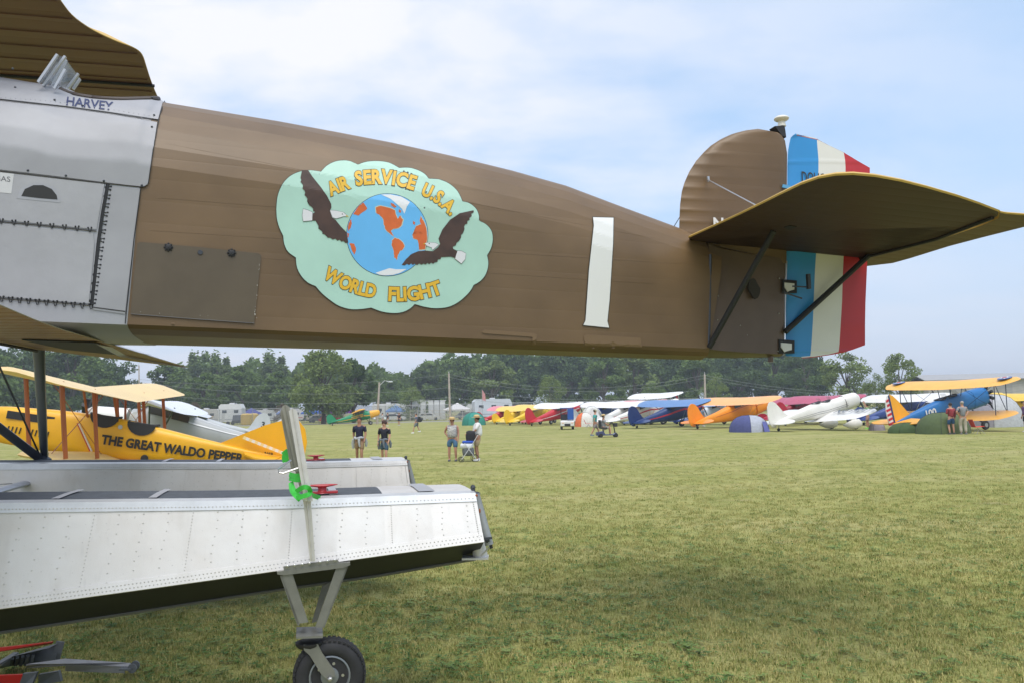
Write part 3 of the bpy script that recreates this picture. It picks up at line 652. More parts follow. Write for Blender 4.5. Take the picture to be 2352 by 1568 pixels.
arc_word('WORLD', [(535, 1185), (600, 1222), (690, 1272), (770, 1305), (880, 1342), (1005, 1368)], 118)
arc_word('FLIGHT', [(1135, 1393), (1220, 1396), (1330, 1392), (1400, 1384), (1480, 1366), (1560, 1348), (1625, 1325)], 122)
# big numeral
def one(g_=0): return [(1361 - g_, 501 - g_), (1408 + g_, 502 - g_), (1407 + g_, 560), (1399 + g_, 690), (1394 + g_, 738), (1398 + g_, 753 + g_), (1339 - g_ * 1.5, 747 + g_), (1344 - g_, 736), (1352 - g_, 620), (1363 - g_, 520), (1362 - g_, 508)]
decal('numeral_edge', one(1.6), ink, .005, fus, 14); decal('numeral', one(), mat('numeral_white', (.74, .74, .72), .4), .0075, fus, 14)
# ---------------------------------------------------------------- cockpit coaming and windscreens
cm_ = MB(); cm_.tube([hit(x, y, .004) for x, y in catmull([(136, 207), (160, 217), (190, 224), (230, 229), (280, 231), (330, 230), (362, 229)], 5)], .022, 8); cm_.build('cockpit_coaming', mat('leather_trim', (.06, .045, .04), .6, var=.2), plane, True, world=True)
def pane(P4, off): return [cen(x, y, off) for x, y in P4]
ws = thing_ = None
def slab(name, pts, th, m, parent, mi=None):
    n = (pts[1] - pts[0]).cross(pts[2] - pts[0]).normalized(); mb = MB(); mb.prism(pts, n * th); return mb.build(name, m, parent, world=True)
for a, b_, o_ in (((88, 190), (132, 126), .42), ((100, 198), (150, 130), .30), ((120, 198), (152, 138), .1), ((125, 205), (150, 160), .38), ((155, 204), (180, 170), -.2), ((168, 206), (184, 182), -.3)):
    wf = MB(); wf.bar(cen(*a, o_), cen(*b_, o_), .024, .016); wf.build('windscreen_frame', chrome, plane, world=True)
slab('windscreen', [cen(92, 190, .40), cen(134, 127, .40), cen(152, 135, .05), cen(122, 198, .05)], .004, glass, plane)
slab('windscreen', [cen(122, 198, .05), cen(152, 138, .05), cen(184, 180, -.35), cen(160, 207, -.35)], .004, glass, plane)
# ---------------------------------------------------------------- tail: metal tail piece, fin, rudder, tailplane
tailm = mat('tail_metal_olive', (.120, .080, .052), .38, .15, var=.15, scale=2.5)
T = MB(); rg = []; hk_ = ((cen(1627, 700) - side(1627, 700)).dot(W0) - .003) / .155
for x, yb, yt, hw in ((1626, 801, 560, .155), (1650, 804, 570, .15), (1700, 808, 580, .12), (1750, 811, 588, .085), (1799, 813, 594, .05)):
    hw *= hk_; B = cen(x, yb, hw); C = cen(x + (2 if x < 1799 else 4), yt, hw * .8)
    rg.append([B, C, C + W0 * hw * .8 + V((0, 0, hw * .4)), C + W0 * hw * 1.6, B + W0 * hw * 2, B + W0 * hw - V((0, 0, hw * .35))])
T.loft(rg); tp_ = T.build('tail_fairing', tailm, plane, True, 50, world=True)
def onfin(px, py, off=.05): return cen(px, py, off)
s_ = MB(); s_.tube([cen(1632, 585, .17), cen(1630, 690, .17), cen(1628, 798, .17)], .012, 6); s_.build('seam_strip', metal_dark, tp_, world=True)
s_ = MB()
for x, y in ((1645, 620), (1650, 680), (1648, 735), (1652, 800), (1790, 640), (1789, 720), (1787, 806), (1700, 748), (1716, 770), (1680, 802)): s_.ball(cen(x, y, lerp([(1626, .16), (1800, .06)], x)), .007, 6)
tag(s_.build('screws', chrome, tp_, world=True), kind='stuff')
s_ = MB(); oc = [(1733 + 11 * math.cos(k * .5236) + (0 if k < 6 else -6), 664 + 24 * math.sin(k * .5236)) for k in range(12)]; s_.prism([cen(x, y, .125) for x, y in oc], -NCn * -.02); s_.build('inspection_opening', mat('dark_slot', (.03, .025, .02), .7), tp_, world=True)
s_ = MB(); s_.tube([cen(1770, 812, 0), cen(1770, 831, 0)], .025, 8); s_.build('drain_stub', tailm, tp_, world=True)
# fin as a ribbed skin, both faces
finL = [(525, 1560), (500, 1560.5), (470, 1562), (440, 1566), (420, 1572), (395, 1583), (370, 1599), (350, 1617), (335, 1633), (320, 1656), (308, 1682), (300, 1712), (296, 1745)]
Fm = MB(); rows = []
ys = [296.5 + i * 3.2 for i in range(95)]
for y in ys:
    xl = lerp([(a, b) for a, b in finL[::-1]], min(y, 524.9)) if y < 525 else 1560 + (y - 525) * .1
    xr = lerp([(296, 1785), (302, 1794), (315, 1803), (345, 1808), (600, 1806)], y)
    rib = abs(math.sin((y - 300) * math.pi / 26)) ** .5; row = []
    for k in range(13):
        t = k / 12; x = xl + (xr - xl) * t; th = .062 * math.sin(math.pi * min(1, .06 + t * .75)) ** .6 * (1 if k else .15)
        rp = .011 * (1 - rib) * max(0, 1 - t * 2.4) + .0012 * (1 - rib)
        row.append((x, y + t * 8, th + rp))
    rows.append(row)
rg = []
for row in rows: rg.append([cen(x, y, th) for x, y, th in row] + [cen(x, y, -th) for x, y, th in row[::-1]])
Fm.loft(rg); fin = Fm.build('fin', olive, plane, True, 60, world=True)
s_ = MB(); s_.prism([cen(x, y, .045) for x, y in ((1780, 290), (1802, 289), (1804, 300), (1806, 316), (1796, 312))], -NCn * .10 * -1 * -1); nb = s_.build('beacon_bracket', blackm, fin, world=True)
bc = cen(1795, 277); s_ = MB(); s_.ball(bc + V((0, 0, .015)), .07, 14, sc=(1, 1, .42)); s_.tube([bc - V((0, 0, .06)), bc + V((0, 0, .0))], [.04, .028], 10); s_.build('beacon', mat('beacon_white', (.72, .70, .62), .3), fin, True, world=True)
white = mat('white_lettering', (.74, .74, .72), .45)
word_on('fin_letter', 'N', cen(1651, 526, .085), A0, V((0, 0, 1)), .10, fin, white, .03).matrix_parent_inverse = WM(fin).inverted()
# rudder in three painted stripes
Rd = [(307, 1828, 1829, 1830, 1831), (312, 1821, 1853, 1854, 1855), (317, 1816, 1876, 1877, 1878), (330, 1813, 1877, 1902, 1903), (347, 1810, 1878.5, 1938, 1940), (365, 1809, 1880, 1941, 1970), (381, 1808.5, 1880, 1942, 1998), (450, 1808, 1879, 1942, 1997), (540, 1807, 1877, 1940, 1994), (620, 1806, 1872, 1936, 1991), (690, 1805, 1869, 1934, 1988), (740, 1804.5, 1867, 1931, 1987), (787, 1804, 1864, 1928, 1987), (797, 1804, 1863, 1927, 1960), (804, 1804, 1862.5, 1926, 1938), (810, 1804, 1862, 1903, 1904), (815, 1805, 1861, 1866, 1867), (817, 1806, 1840, 1842, 1843)]
def rth(x): return lerp([(1804, .012), (1818, .045), (1850, .042), (2000, .006)], x)
Rf = []
for y, a, b_, c, d in Rd: Rf.append([(a, y), (a + (b_ - a) * .25, y), ((a + b_) / 2, y + 1), (b_, y + 1.5), ((b_ + c) / 2, y + 2.5), (c, y + 3.5), ((c + d) / 2, y + 4), (d, y + 5)])
Rr = []
for i in range(len(Rf) - 1):
    for k in range(4):
        t = k / 4; Rr.append([((a[0] + (b_[0] - a[0]) * t), (a[1] + (b_[1] - a[1]) * t)) for a, b_ in zip(Rf[i], Rf[i + 1])])
Rr.append(Rf[-1])
rm = MB(); n_ = 8; vs = []
def ribz(y): return .004 * (abs(math.sin((y - 372) * math.pi / 62)) < .12)
for r in Rr: vs += [cen(x, y, rth(x) + ribz(y)) for x, y in r]
for r in Rr: vs += [cen(x, y, -rth(x)) for x, y in r]
fs = []; mi = []; H_ = len(Rr) * n_
for i in range(len(Rr) - 1):
    for j in range(n_ - 1):
        q = (i * n_ + j, i * n_ + j + 1, (i + 1) * n_ + j + 1, (i + 1) * n_ + j); c_ = 0 if j < 3 else 1 if j < 5 else 2
        fs.append(q); mi.append(c_); fs.append(tuple(H_ + a for a in q[::-1])); mi.append(c_)
    for j, c_ in ((0, 0), (n_ - 1, 2)):
        fs.append((i * n_ + j, (i + 1) * n_ + j, H_ + (i + 1) * n_ + j, H_ + i * n_ + j)); mi.append(c_)
rm.v = vs; rm.f = fs; rm.mi = mi
rud = rm.build('rudder', [mat('rudder_blue', (.035, .27, .62), .4, var=.05, scale=2), mat('rudder_white', (.74, .735, .68), .42, var=.03, scale=2), mat('rudder_red', (.50, .028, .035), .42, var=.06, scale=2)], plane, True, 40, world=True)
word_on('rudder_lettering', 'DOUG', cen(1869, 422, .052), (A0 + V((0, 0, -.05))).normalized(), V((0, 0, 1)), .105, rud, ink, .012, width=.245).matrix_parent_inverse = WM(rud).inverted()
hw_ = mat('hinge_white', (.7, .7, .68), .4)
for x, y, w_, h_ in ((1812, 658, 22, 16), (1805, 795, 24, 16)):
    s_ = MB(); s_.prism([cen(a, b_, .075) for a, b_ in ((x - w_ / 2, y - h_ / 2), (x + w_ / 2, y - h_ / 2 + 2), (x + w_ / 2, y + h_ / 2), (x, y + h_ / 2 + 3), (x - 4, y + h_ / 2 + 5), (x - w_ / 2, y + 2))], -NCn * -.012); hb = s_.build('hinge', hw_, rud, world=True)
    s_ = MB(); s_.prism([cen(a, b_, .066) for a, b_ in ((x - w_ * .7, y - h_), (x + w_ * .8, y - h_ + 3), (x + w_ * .8, y + h_), (x - w_ * .7, y + h_))], -NCn * -.006); s_.build('hinge_plate', blackm, rud, world=True)
s_ = MB(); s_.tube([cen(1806, 600, .03), cen(1799, 815, .03)], .009, 6); s_.build('hinge_rod', chrome, rud, world=True)
s_ = MB(); s_.bar(cen(1797, 428, .06), cen(1828, 434, .10), .02, .03); s_.build('control_horn', paint((.10, .35, .6), .4), rud, world=True)
s_ = MB(); s_.bar(cen(1800, 672, .14), cen(1842, 686, .16), .012); s_.bar(cen(1856, 630, .2), cen(1858, 664, .2), .03); s_.bar(cen(1820, 658, .15), cen(1858, 660, .18), .012); s_.build('control_rod', metal_dark, rud, world=True)
# tailplane: lies in its own plane, drooping a little towards the tail
q_ = math.radians(3.2); AX = V((A0.x * math.cos(q_), A0.y * math.cos(q_), -math.sin(q_))); SPN = -W0
SP0 = side(1582, 547) + W0 * .04; SN = AX.cross(SPN).normalized(); SN = SN if SN.z > 0 else -SN
def stp(px, py, o=0): return onplane(px, py, SP0 + SN * o, SN)
le = [(1582, 547), (1640, 521), (1690, 498), (1740, 474), (1790, 449), (1840, 425), (1880, 411), (1920, 404), (1960, 402.5), (2010, 407), (2070, 418), (2130, 433), (2200, 453), (2250, 470), (2294, 487)]
hl = [(2291, 497), (2250, 515), (2200, 532), (2150, 549), (2070, 570), (1990, 590), (1920, 609), (1860, 624), (1808, 638), (1770, 640), (1700, 622), (1640, 605), (1600, 572)]
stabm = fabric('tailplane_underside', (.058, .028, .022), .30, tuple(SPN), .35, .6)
def surface(name, edge, th, mu, parent):
    b_ = [stp(x, y) for x, y in edge]; c = sum(b_, V()) / len(b_); n = len(b_)
    mb = MB(); r0_ = [p for p in b_]; r1 = [p + SN * th * .4 + (p - c).normalized() * .008 for p in b_]; r2 = [p + SN * th - (p - c).normalized() * .02 for p in b_]; r3 = [c.lerp(p, .6) + SN * th * 1.6 for p in b_]
    mb.loft([r0_, r1, r2, r3], 1, cap=False); mb.add(r3, [tuple(range(n))], 1); mb.add(r0_, [tuple(range(n))[::-1]], 0)
    return mb.build(name, [mu, yellow_rim], parent, world=True)
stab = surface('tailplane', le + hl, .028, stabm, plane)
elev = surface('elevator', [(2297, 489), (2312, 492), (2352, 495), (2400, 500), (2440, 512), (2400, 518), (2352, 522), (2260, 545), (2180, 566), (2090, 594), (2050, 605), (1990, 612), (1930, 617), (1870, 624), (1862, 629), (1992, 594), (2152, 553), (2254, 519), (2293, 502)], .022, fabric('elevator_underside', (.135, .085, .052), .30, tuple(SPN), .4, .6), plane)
# far half of the tailplane, the same plane mirrored over the centre line
Mc = lambda p: p - NCn * 2 * (p - PC).dot(NCn)
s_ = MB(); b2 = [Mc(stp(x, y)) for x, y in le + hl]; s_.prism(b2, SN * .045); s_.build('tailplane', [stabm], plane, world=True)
s_ = MB(); s_.tube([stp(x, y, -.008) for x, y in ((2280, 500), (2150, 550), (1990, 591), (1808, 638))], .016, 6); s_.build('hinge_spar', blackm, stab, world=True)
s_ = MB(); s_.tube([stp(1630, 600, -.01), stp(1700, 622, -.01), stp(1790, 640, -.01)], .02, 6); s_.build('root_tube', blackm, stab, world=True)
s_ = MB(); s_.prism([stp(x, y, -.004) for x, y in ((1800, 524), (1812, 519), (1830, 521), (1816, 529))], SN * .01); s_.build('inspection_plate', blackm, stab, world=True)
st = MB(); st.tube([cen(1629, 797, .17), stp(1777, 531, -.01)], .026, 8); st.build('tailplane_strut', blackm, plane, True, world=True)
st = MB(); st.tube([cen(1803, 763, .07), stp(1995, 588, -.01)], .026, 8); st.build('tailplane_strut', blackm, plane, True, world=True)
for a, b_ in (((1625, 413, .09), (1740, 474, .7)),): s_ = MB(); s_.tube([cen(a[0], a[1], .09), stp(b_[0], b_[1], .03)], .006, 5); s_.bar(cen(1626, 406, .09), cen(1627, 418, .09), .02); s_.build('bracing_wire', chrome, plane, world=True)
s_ = MB(); s_.tube([cen(1561, 500, 0), cen(1548, 521, 0)], .004, 5); s_.build('bracing_wire', metal_dark, plane, world=True)
# ---------------------------------------------------------------- wings
WZ = V((A0.x * .0, 0, 1)); 
def hplane(h): return (lambda px, py: onplane(px, py, V((0, 0, EYE + h)), V((0, 0, 1))))
up_ = hplane(3.22)
te = catmull([(40, -150), (95, -60), (138, 0), (165, 35), (197, 60), (230, 79), (270, 97), (300, 108), (318, 118), (328, 131), (336, 155), (345, 182), (354, 205), (363, 226)], 3)
edge = [up_(x, y) for x, y in te]; last = edge[-1]
edge += [last + W0 * 1.5, last + W0 * 2.2 - A0 * .15, last + W0 * 2.4 - A0 * .6, last + W0 * 2.4 - A0 * 3.0, edge[0] - A0 * 2.6]
def wing(name, edge, th, mu, parent, camber=.10, mtop=None):
    c = sum(edge, V()) / len(edge); n = len(edge); mb = MB()
    r1 = [p + V((0, 0, th * .6)) + (p - c).normalized() * .004 for p in edge]; r2 = [p - A0 * .22 + V((0, 0, th + camber)) for p in edge]
    mb.loft([edge, r1, r2], 1, cap=False); mb.add(r2, [tuple(range(n))], 1); mb.add(edge, [tuple(range(n))[::-1]], 0)
    return mb.build(name, [mu, mtop or yellow_rim], parent, world=True)
wing('upper_wing', edge, .010, under, plane)
# chordwise rib ridges under the upper wing
base = up_(330, 140)
for i in range(13):
    c = base + W0 * (-1.05 + i * .30); x0 = last.dot(A0); 
    # trailing edge position of this rib, from the edge polyline
    w_ = c.dot(W0); ed = sorted([(p.dot(W0), p.dot(A0)) for p in edge[:-2]])
    a_ = lerp(ed, min(max(w_, ed[0][0]), ed[-1][0] - .01))
    p0 = A0 * (a_ - .03) + W0 * w_ + V((0, 0, EYE + 3.215)); p1 = A0 * (a_ - 2.6) + W0 * w_ + V((0, 0, EYE + 3.215))
    s_ = MB(); s_.tube([p0, p1], .004, 4); s_.build('rib', under, plane, world=True)
s_ = MB(); p0 = up_(350, 195); s_.tube([p0 + A0 * .02 + V((0, 0, -.01)), p0 - A0 * 2.4 + V((0, 0, -.01))], .016, 5); s_.build('aileron_gap', blackm, plane, world=True)
lo = hplane(.55)
te = [(-170, 650), (0, 702), (81, 736), (142, 758), (262, 796), (431, 843)]
ed = [lo(-120, 640), lo(0, 702), lo(81, 736), lo(142, 758)]; p = ed[-1]; tip = lo(431, 843)
ed += [p.lerp(tip, .35), p.lerp(tip, .7), tip, lo(330, 832), lo(225, 819), lo(100, 804), lo(0, 792), lo(-160, 774), ed[0] - A0 * 2.2]
lwm = fabric('lower_wing_underside', (.32, .165, .06), .34, tuple(W0), .9, .40)  # orange brown base has a warm yellowish reflection mixed into the colour
wing('lower_wing', ed, .008, lwm, plane, .05, paint((.30, .26, .16), .5))
s_ = MB(); s_.prism([lo(50, 778) - V((0, 0, .01)), lo(221, 784) - V((0, 0, .012)), lo(272, 812) - V((0, 0, .012)), lo(150, 800) - V((0, 0, .01))], V((0, 0, .008))); s_.build('aileron_slot', blackm, plane, world=True)
def far_(px, py, k): p = lo(px, py); return CAM + (p - CAM) * k
a_ = [lo(221, 784), lo(272, 812), tip - V((0, 0, .01))]
s_ = MB(); s_.prism([a_[0] - V((0, 0, .02)), a_[1] - V((0, 0, .02)), a_[2], far_(345, 814, 1.12), far_(262, 789, 1.16)], V((.006, .004, -.004))); s_.build('aileron_panel', mat('panel_sky_reflection', (.60, .60, .66), .45), plane, world=True)  # pale lavender grey: sky reflection on the aileron's top face, put into its colour
# black gap line along the wing and grey leading strip at the near root
s_ = MB(); s_.tube([lo(0, 783) - V((0, 0, .02)), lo(85, 800) - V((0, 0, .02))], .012, 5); s_.build('aileron_gap', blackm, plane, world=True)
# ---------------------------------------------------------------- floats
alu = mat('float_aluminium', (.66, .65, .635), .45, .2, var=.05, scale=2.2, c2=(.585, .56, .53), bump=.22, bscale=2.6)
def streak(m):
    t = m.node_tree; b = t.nodes['Principled BSDF']; src = b.inputs['Base Color'].links[0].from_socket; tc = N('ShaderNodeTexCoord', t); last = src
    for sc_, st, lo_, hi_, cc, st2 in ((7, (1, 1, .16), .56, .74, (.40, .36, .31), .28), (30, (1, 1, .10), .60, .72, (.45, .44, .43), .2), (3, (.5, 1, 1), .55, .75, (.52, .45, .37), .25), (60, (1, 1, 1), .68, .74, (.25, .24, .23), .5)):
        mp = N('ShaderNodeMapping', t); mp.inputs['Scale'].default_value = st; t.links.new(tc.outputs['Object'], mp.inputs[0]); n = N('ShaderNodeTexNoise', t); n.inputs['Scale'].default_value = sc_; n.inputs['Detail'].default_value = 7; t.links.new(mp.outputs[0], n.inputs[0])
        mr = N('ShaderNodeMapRange', t); mr.inputs[1].default_value = lo_; mr.inputs[2].default_value = hi_; mr.inputs[4].default_value = st2; t.links.new(n.outputs[0], mr.inputs[0])
        mx = N('ShaderNodeMix', t, data_type='RGBA'); mx.inputs[7].default_value = (*cc, 1); t.links.new(mr.outputs[0], mx.inputs[0]); t.links.new(last, mx.inputs[6]); last = mx.outputs[2]
    t.links.new(last, b.inputs['Base Color'])
streak(alu)
alu_far = alu
deckm = mat('float_deck_grip', (.075, .085, .10), .85, var=.2, scale=20)
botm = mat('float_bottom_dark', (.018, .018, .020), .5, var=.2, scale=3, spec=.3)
FC = V((-1.213, 5.5, 0))
def fpl(off): return FC - W0 * off
def fl(px, py, off): return onplane(px, py, fpl(off), NCn)
TOPL = [(-170, 1157.5), (0, 1155), (500, 1150), (700, 1146), (1092, 1132)]
CHN = [(-280, 1430), (0, 1397), (330, 1352), (640, 1309), (850, 1278), (1112, 1243)]
KEL = [(-300, 1492), (0, 1450), (330, 1400), (650, 1350), (850, 1322), (1092, 1281)]
def fst(t):
    xt = -170 + (1092 + 170) * t; xc = -245 + (1112 + 245) * t; xk = -265 + (1092 + 265) * t
    return fl(xt, lerp(TOPL, xt), .36), fl(xc, lerp(CHN, xc), .50), fl(xk, lerp(KEL, xk), .02)
def fring(t):
    a, c, k = fst(t); mir = lambda p, o: p + W0 * (2 * o)
    deck = V((0, 0, .012))
    s1 = a + (a - c).normalized() * 0 + W0 * .03 + V((0, 0, .006))
    return [a, c, k - V((0, 0, .0)), mir(c, .50), mir(a, .36), a + W0 * .55 + deck, a + W0 * .36 + deck * 1.25, a + W0 * .17 + deck]
ts = [-1.6, -.8] + [i / 12 for i in range(13)]
nf = MB(); rgs = [fring(t) for t in ts]; n = 8
for i in range(len(ts) - 1):
    for j in range(8):
        a, b_ = rgs[i][j], rgs[i][(j + 1) % 8]; c, d = rgs[i + 1][(j + 1) % 8], rgs[i + 1][j]
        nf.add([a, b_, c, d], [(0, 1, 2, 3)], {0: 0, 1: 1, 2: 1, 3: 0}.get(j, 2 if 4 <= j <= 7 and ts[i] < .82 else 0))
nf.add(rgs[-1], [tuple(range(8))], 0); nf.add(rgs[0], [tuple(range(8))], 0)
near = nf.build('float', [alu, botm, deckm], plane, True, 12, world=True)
def sidep(t, v, off=0):
    a, c, k = fst(t); return a.lerp(c, v) + NCn * off
rail = MB(); rr = []
for i in range(41):
    t = (i - 16) / 24; a, c, k = fst(t); d = (a - c).normalized()
    rr.append([a - d * .052 + NCn * .001, a - d * .052 + NCn * .007, a + NCn * .007 + V((0, 0, .004)), a + W0 * .06 + V((0, 0, .014)), a + W0 * .06 + V((0, 0, .006))])
rail.loft(rr); rl = rail.build('gunwale_strip', mat('gunwale_aluminium', (.60, .61, .62), .38, .4, var=.08, scale=8), near, True, 30, world=True)
rail = MB(); rr = []
for i in range(41):
    t = (i - 16) / 24; a, c, k = fst(t); d = (a - c).normalized()
    rr.append([c + d * .06 + NCn * .001, c + d * .06 + NCn * .005, c + NCn * .006, c - V((0, 0, .006)) + W0 * .01])
rail.loft(rr); rail.build('chine_strip', alu, near, True, 30, world=True)
rv = MB(); rr_ = random.Random(2)
def riv(p, r=.0052): rv.lathe(p, NCn, [(-.001, r * .9), (.0018, r * .75), (.0028, r * .3)], 6)
for i in range(150): riv(sidep(i / 149, 0, .008) - (sidep(i / 149, 0) - sidep(i / 149, 1)).normalized() * .032)
for i in range(150):
    for k in (0, 1):
        t = min(1, (i + k * .5) / 150); a, c, _ = fst(t); riv(c + (a - c).normalized() * (.018 + .022 * k) + NCn * .006)
for j in range(1, 24):
    t = j * .0445
    if t > .985: break
    dens = 20 if j % 4 == 3 else 8
    for k in range(dens): riv(sidep(t + (.002 * math.sin(k) if dens == 8 else 0), .14 + .74 * k / (dens - 1), .001), .0058 if dens == 8 else .0045)
for k in range(22): riv(sidep(.993, .05 + .9 * k / 21, .004), .0045)
rvo = rv.build('rivets', mat('rivet_aluminium', (.52, .51, .49), .5, .2), near, True, world=True); tag(rvo, kind='stuff')
dn = mat('weld_grime', (.16, .12, .07), .8); s_ = MB()
for i in range(60):
    t = .62 + rr_.random() ** 1.2 * .2; p = sidep(t, 0, .010) - V((0, 0, rr_.uniform(.01, .055))); s_.ball(p, rr_.uniform(.001, .0035), 4, sc=(1.6, .4, 1))
tag(s_.build('grime', dn, near, world=True), kind='stuff')
for a_, b_ in ((.22, .235), (.40, .415), (.735, .75), (.90, .93)):
    s_ = MB()
    for w_ in (0,):
        q0, q1 = fst(a_)[0], fst(b_)[0]
        s_.add([q0 + W0 * .08 + V((0, 0, .018)), q1 + W0 * .08 + V((0, 0, .018)), q1 + W0 * .36 + V((0, 0, .022)), q0 + W0 * .36 + V((0, 0, .022)), q1 + W0 * .66 + V((0, 0, .018)), q0 + W0 * .66 + V((0, 0, .018))], [(0, 1, 2, 3), (3, 2, 4, 5)])
    s_.build('deck_strap', silver, near, world=True)
redp = mat('cleat_red', (.40, .02, .03), .4)
def deckpt(px, py, off): return fl(px, py, off)
cb = fst(.722)[0] + W0 * .14 + V((0, 0, .022))
s_ = MB(); s_.box(cb + V((0, 0, .006)), (.19, .07, .012), Matrix((A0, W0, V((0, 0, 1)))).transposed()); s_.lathe(cb, V((0, 0, 1)), [(0, .04), (.015, .028), (.035, .026), (.042, .04)], 12)
s_.tube([cb + A0 * x + V((0, 0, .045 + abs(x) * .06)) for x in (-.095, -.06, -.025, .025, .06, .095)], [.004, .013, .019, .019, .013, .004], 8, flat=.55); s_.build('mooring_cleat', redp, near, True, world=True)
# stern: tube, water rudder post and fittings
steel = mat('stern_tube_grey', (.30, .31, .31), .45, .3, var=.15, scale=12); rust = mat('rust_spot', (.30, .08, .02), .8)
s_ = MB(); s_.tube([fl(1094, 1133, .33), fl(1102, 1170, .34), fl(1124, 1250, .36)], [.022, .029, .028], 10); s_.build('rudder_post', steel, near, True, world=True)
s_ = MB(); s_.tube([fl(1086, 1118, .3), fl(1088, 1134, .3)], .014, 7); s_.ball(fl(1086, 1118, .3), .018, 7); s_.ball(fl(1090, 1133, .3), .028, 7, sc=(1.4, 1, .6)); s_.tube([fl(1050, 1136, .3), fl(1082, 1131, .3), fl(1092, 1130, .3)], .006, 5); s_.ball(fl(1120, 1240, .37), .02, 7); s_.bar(fl(1112, 1236, .4), fl(1130, 1234, .4), .014); s_.build('rudder_fitting', metal_dark, near, True, world=True)
s_ = MB(); s_.ball(fl(1094, 1137, .37), .010, 6); s_.ball(fl(1102, 1172, .385), .010, 6, sc=(.6, .6, 1.5)); s_.build('rust_patch', rust, near, world=True)
s_ = MB(); s_.bar(fl(1124, 1240, .36), fl(1129, 1258, .36), .018); s_.build('bumper', blackm, near, world=True)
s_ = MB(); s_.tube([fl(1098, 1246, .25), fl(1104, 1278, .25)], [.045, .05], 10); s_.box(fl(1092, 1279, .25), (.17, .12, .012)); s_.tube([fl(1106, 1275, .3), fl(1124, 1255, .34)], .006, 5); s_.build('tie_down_tube', alu, near, True, world=True)
# keel strip
s_ = MB(); s_.tube([fst(t)[2] - V((0, 0, .004)) for t in ts], .012, 5); s_.build('keel_strip', mat('keel_grey', (.2, .2, .2), .5, .4), near, world=True)
# far float: same hull, further across
D_ = 3.75
far = near.copy(); col.objects.link(far); far.matrix_parent_inverse = near.matrix_parent_inverse.copy(); far.location = W0 * D_ + V((0, 0, .0))
for ch_ in list(near.children):
    c = ch_.copy(); col.objects.link(c); c.parent = far
# spreader bar and struts between floats and fuselage
s_ = MB(); s_.tube([at(-30, 1134, 7.0), at(98, 1098, 8.7)], .05, 10, flat=.55); s_.build('spreader_bar', mat('spreader_aluminium', (.45, .47, .52), .35, .5), plane, True, world=True)
s_ = MB(); s_.tube([at(-20, 1113, 7.4), at(60, 1106, 8.6)], .006, 5); s_.build('bracing_wire', chrome, plane, world=True)
stm = mat('strut_grey_blue', (.085, .10, .125), .38, .2); fd = fst(.185)[0] + W0 * (D_ + .1)
YF = 8.75
s_ = MB(); s_.tube([at(87, 770, YF - 2.0), at(91, 850, YF - 1.7), at(101, 1040, YF)], [.062, .062, .058], 12, flat=.5, ref=V((0, 1, 0))); s_.tube([at(101, 1038, YF), at(100, 1066, YF)], .045, 8); s_.ball(at(100, 1056, YF), .075, 8, sc=(1.2, .8, .6)); s_.build('float_strut', stm, plane, True, world=True)
s_ = MB(); s_.tube([at(-40, 952, YF - .8), at(94, 1054, YF)], .055, 10, flat=.5, ref=V((0, 1, 0))); s_.build('float_strut', stm, plane, True, world=True)
s_ = MB(); s_.tube([at(-6, 830, YF - 1.2), at(94, 1050, YF)], .010, 6); s_.build('bracing_wire', metal_dark, plane, world=True)
# ---------------------------------------------------------------- beach gear: castor wheel in a V frame, upright beams, straps
gearm = mat('gear_steel', (.20, .20, .18), .42, .35, var=.15, scale=9)
OG = .42
def gp(px, py, o=OG): return fl(px, py, o)
s_ = MB()
s_.prism([gp(x, y, .535) for x, y in ((651, 1300), (775, 1284), (780, 1291), (800, 1290), (805, 1296), (790, 1302), (650, 1320), (638, 1316), (652, 1310))], W0 * .012)
s_.prism([gp(x, y, .54) for x, y in ((636, 1312), (804, 1290), (804, 1297), (788, 1303), (652, 1320), (637, 1318))], W0 * .07)
s_.build('gear_mount_plate', gearm, plane, world=True)
bolt = MB(); [bolt.lathe(gp(x, 1309 - (x - 660) * .13 - 10, .548), NCn, [(0, .009), (.006, .008), (.009, .004)], 6) for x in (660, 677, 694, 711, 735, 752, 769)]; tag(bolt.build('bolts', chrome, plane, True, world=True), kind='stuff')
s_ = MB()
def plate(a, b_, c, d, o, th=.016): s_.prism([gp(*a, o), gp(*b_, o), gp(*c, o), gp(*d, o)], W0 * th)
plate((643, 1321), (672, 1318), (708, 1428), (682, 1432), .53); plate((772, 1304), (800, 1298), (744, 1440), (724, 1440), .53)
s_.prism([gp(646, 1322, .53), gp(649, 1322, .53), gp(688, 1434, .53), gp(684, 1436, .53)], W0 * .10); s_.prism([gp(797, 1299, .53), gp(800, 1299, .53), gp(745, 1440, .53), gp(741, 1440, .53)], W0 * .10)
plate((740, 1345), (760, 1335), (728, 1426), (716, 1430), .34); plate((660, 1345), (676, 1340), (704, 1428), (696, 1430), .34)
s_.build('gear_frame', gearm, plane, world=True)
s_ = MB(); s_.prism([gp(680, 1466, .57), gp(742, 1464, .57), gp(742, 1459, .57), gp(680, 1461, .57)], W0 * .22); s_.build('gear_base_plate', gearm, plane, world=True)
hub = gp(757, 1545, .42)
swc = gp(712, 1472, .46); s_ = MB(); s_.lathe(swc, V((0, 0, 1)), [(-.03, .07), (-.012, .085), (.0, .085), (.008, .06)], 18); s_.build('swivel', blackm, plane, True, world=True)
for sgn, nm in ((1, 'fork_arm'), (-1, 'fork_arm')):
    o1 = .46 + sgn * .075; s_ = MB()
    pf = [gp(697, 1480, o1), gp(730, 1478, o1), gp(741, 1500, o1), gp(768, 1538, o1), gp(770, 1552, o1), gp(752, 1560, o1), gp(738, 1548, o1), gp(712, 1505, o1), gp(698, 1492, o1)]
    s_.prism(pf, W0 * .01); s_.build(nm, gearm, plane, world=True)
hub = gp(757, 1547, .46)
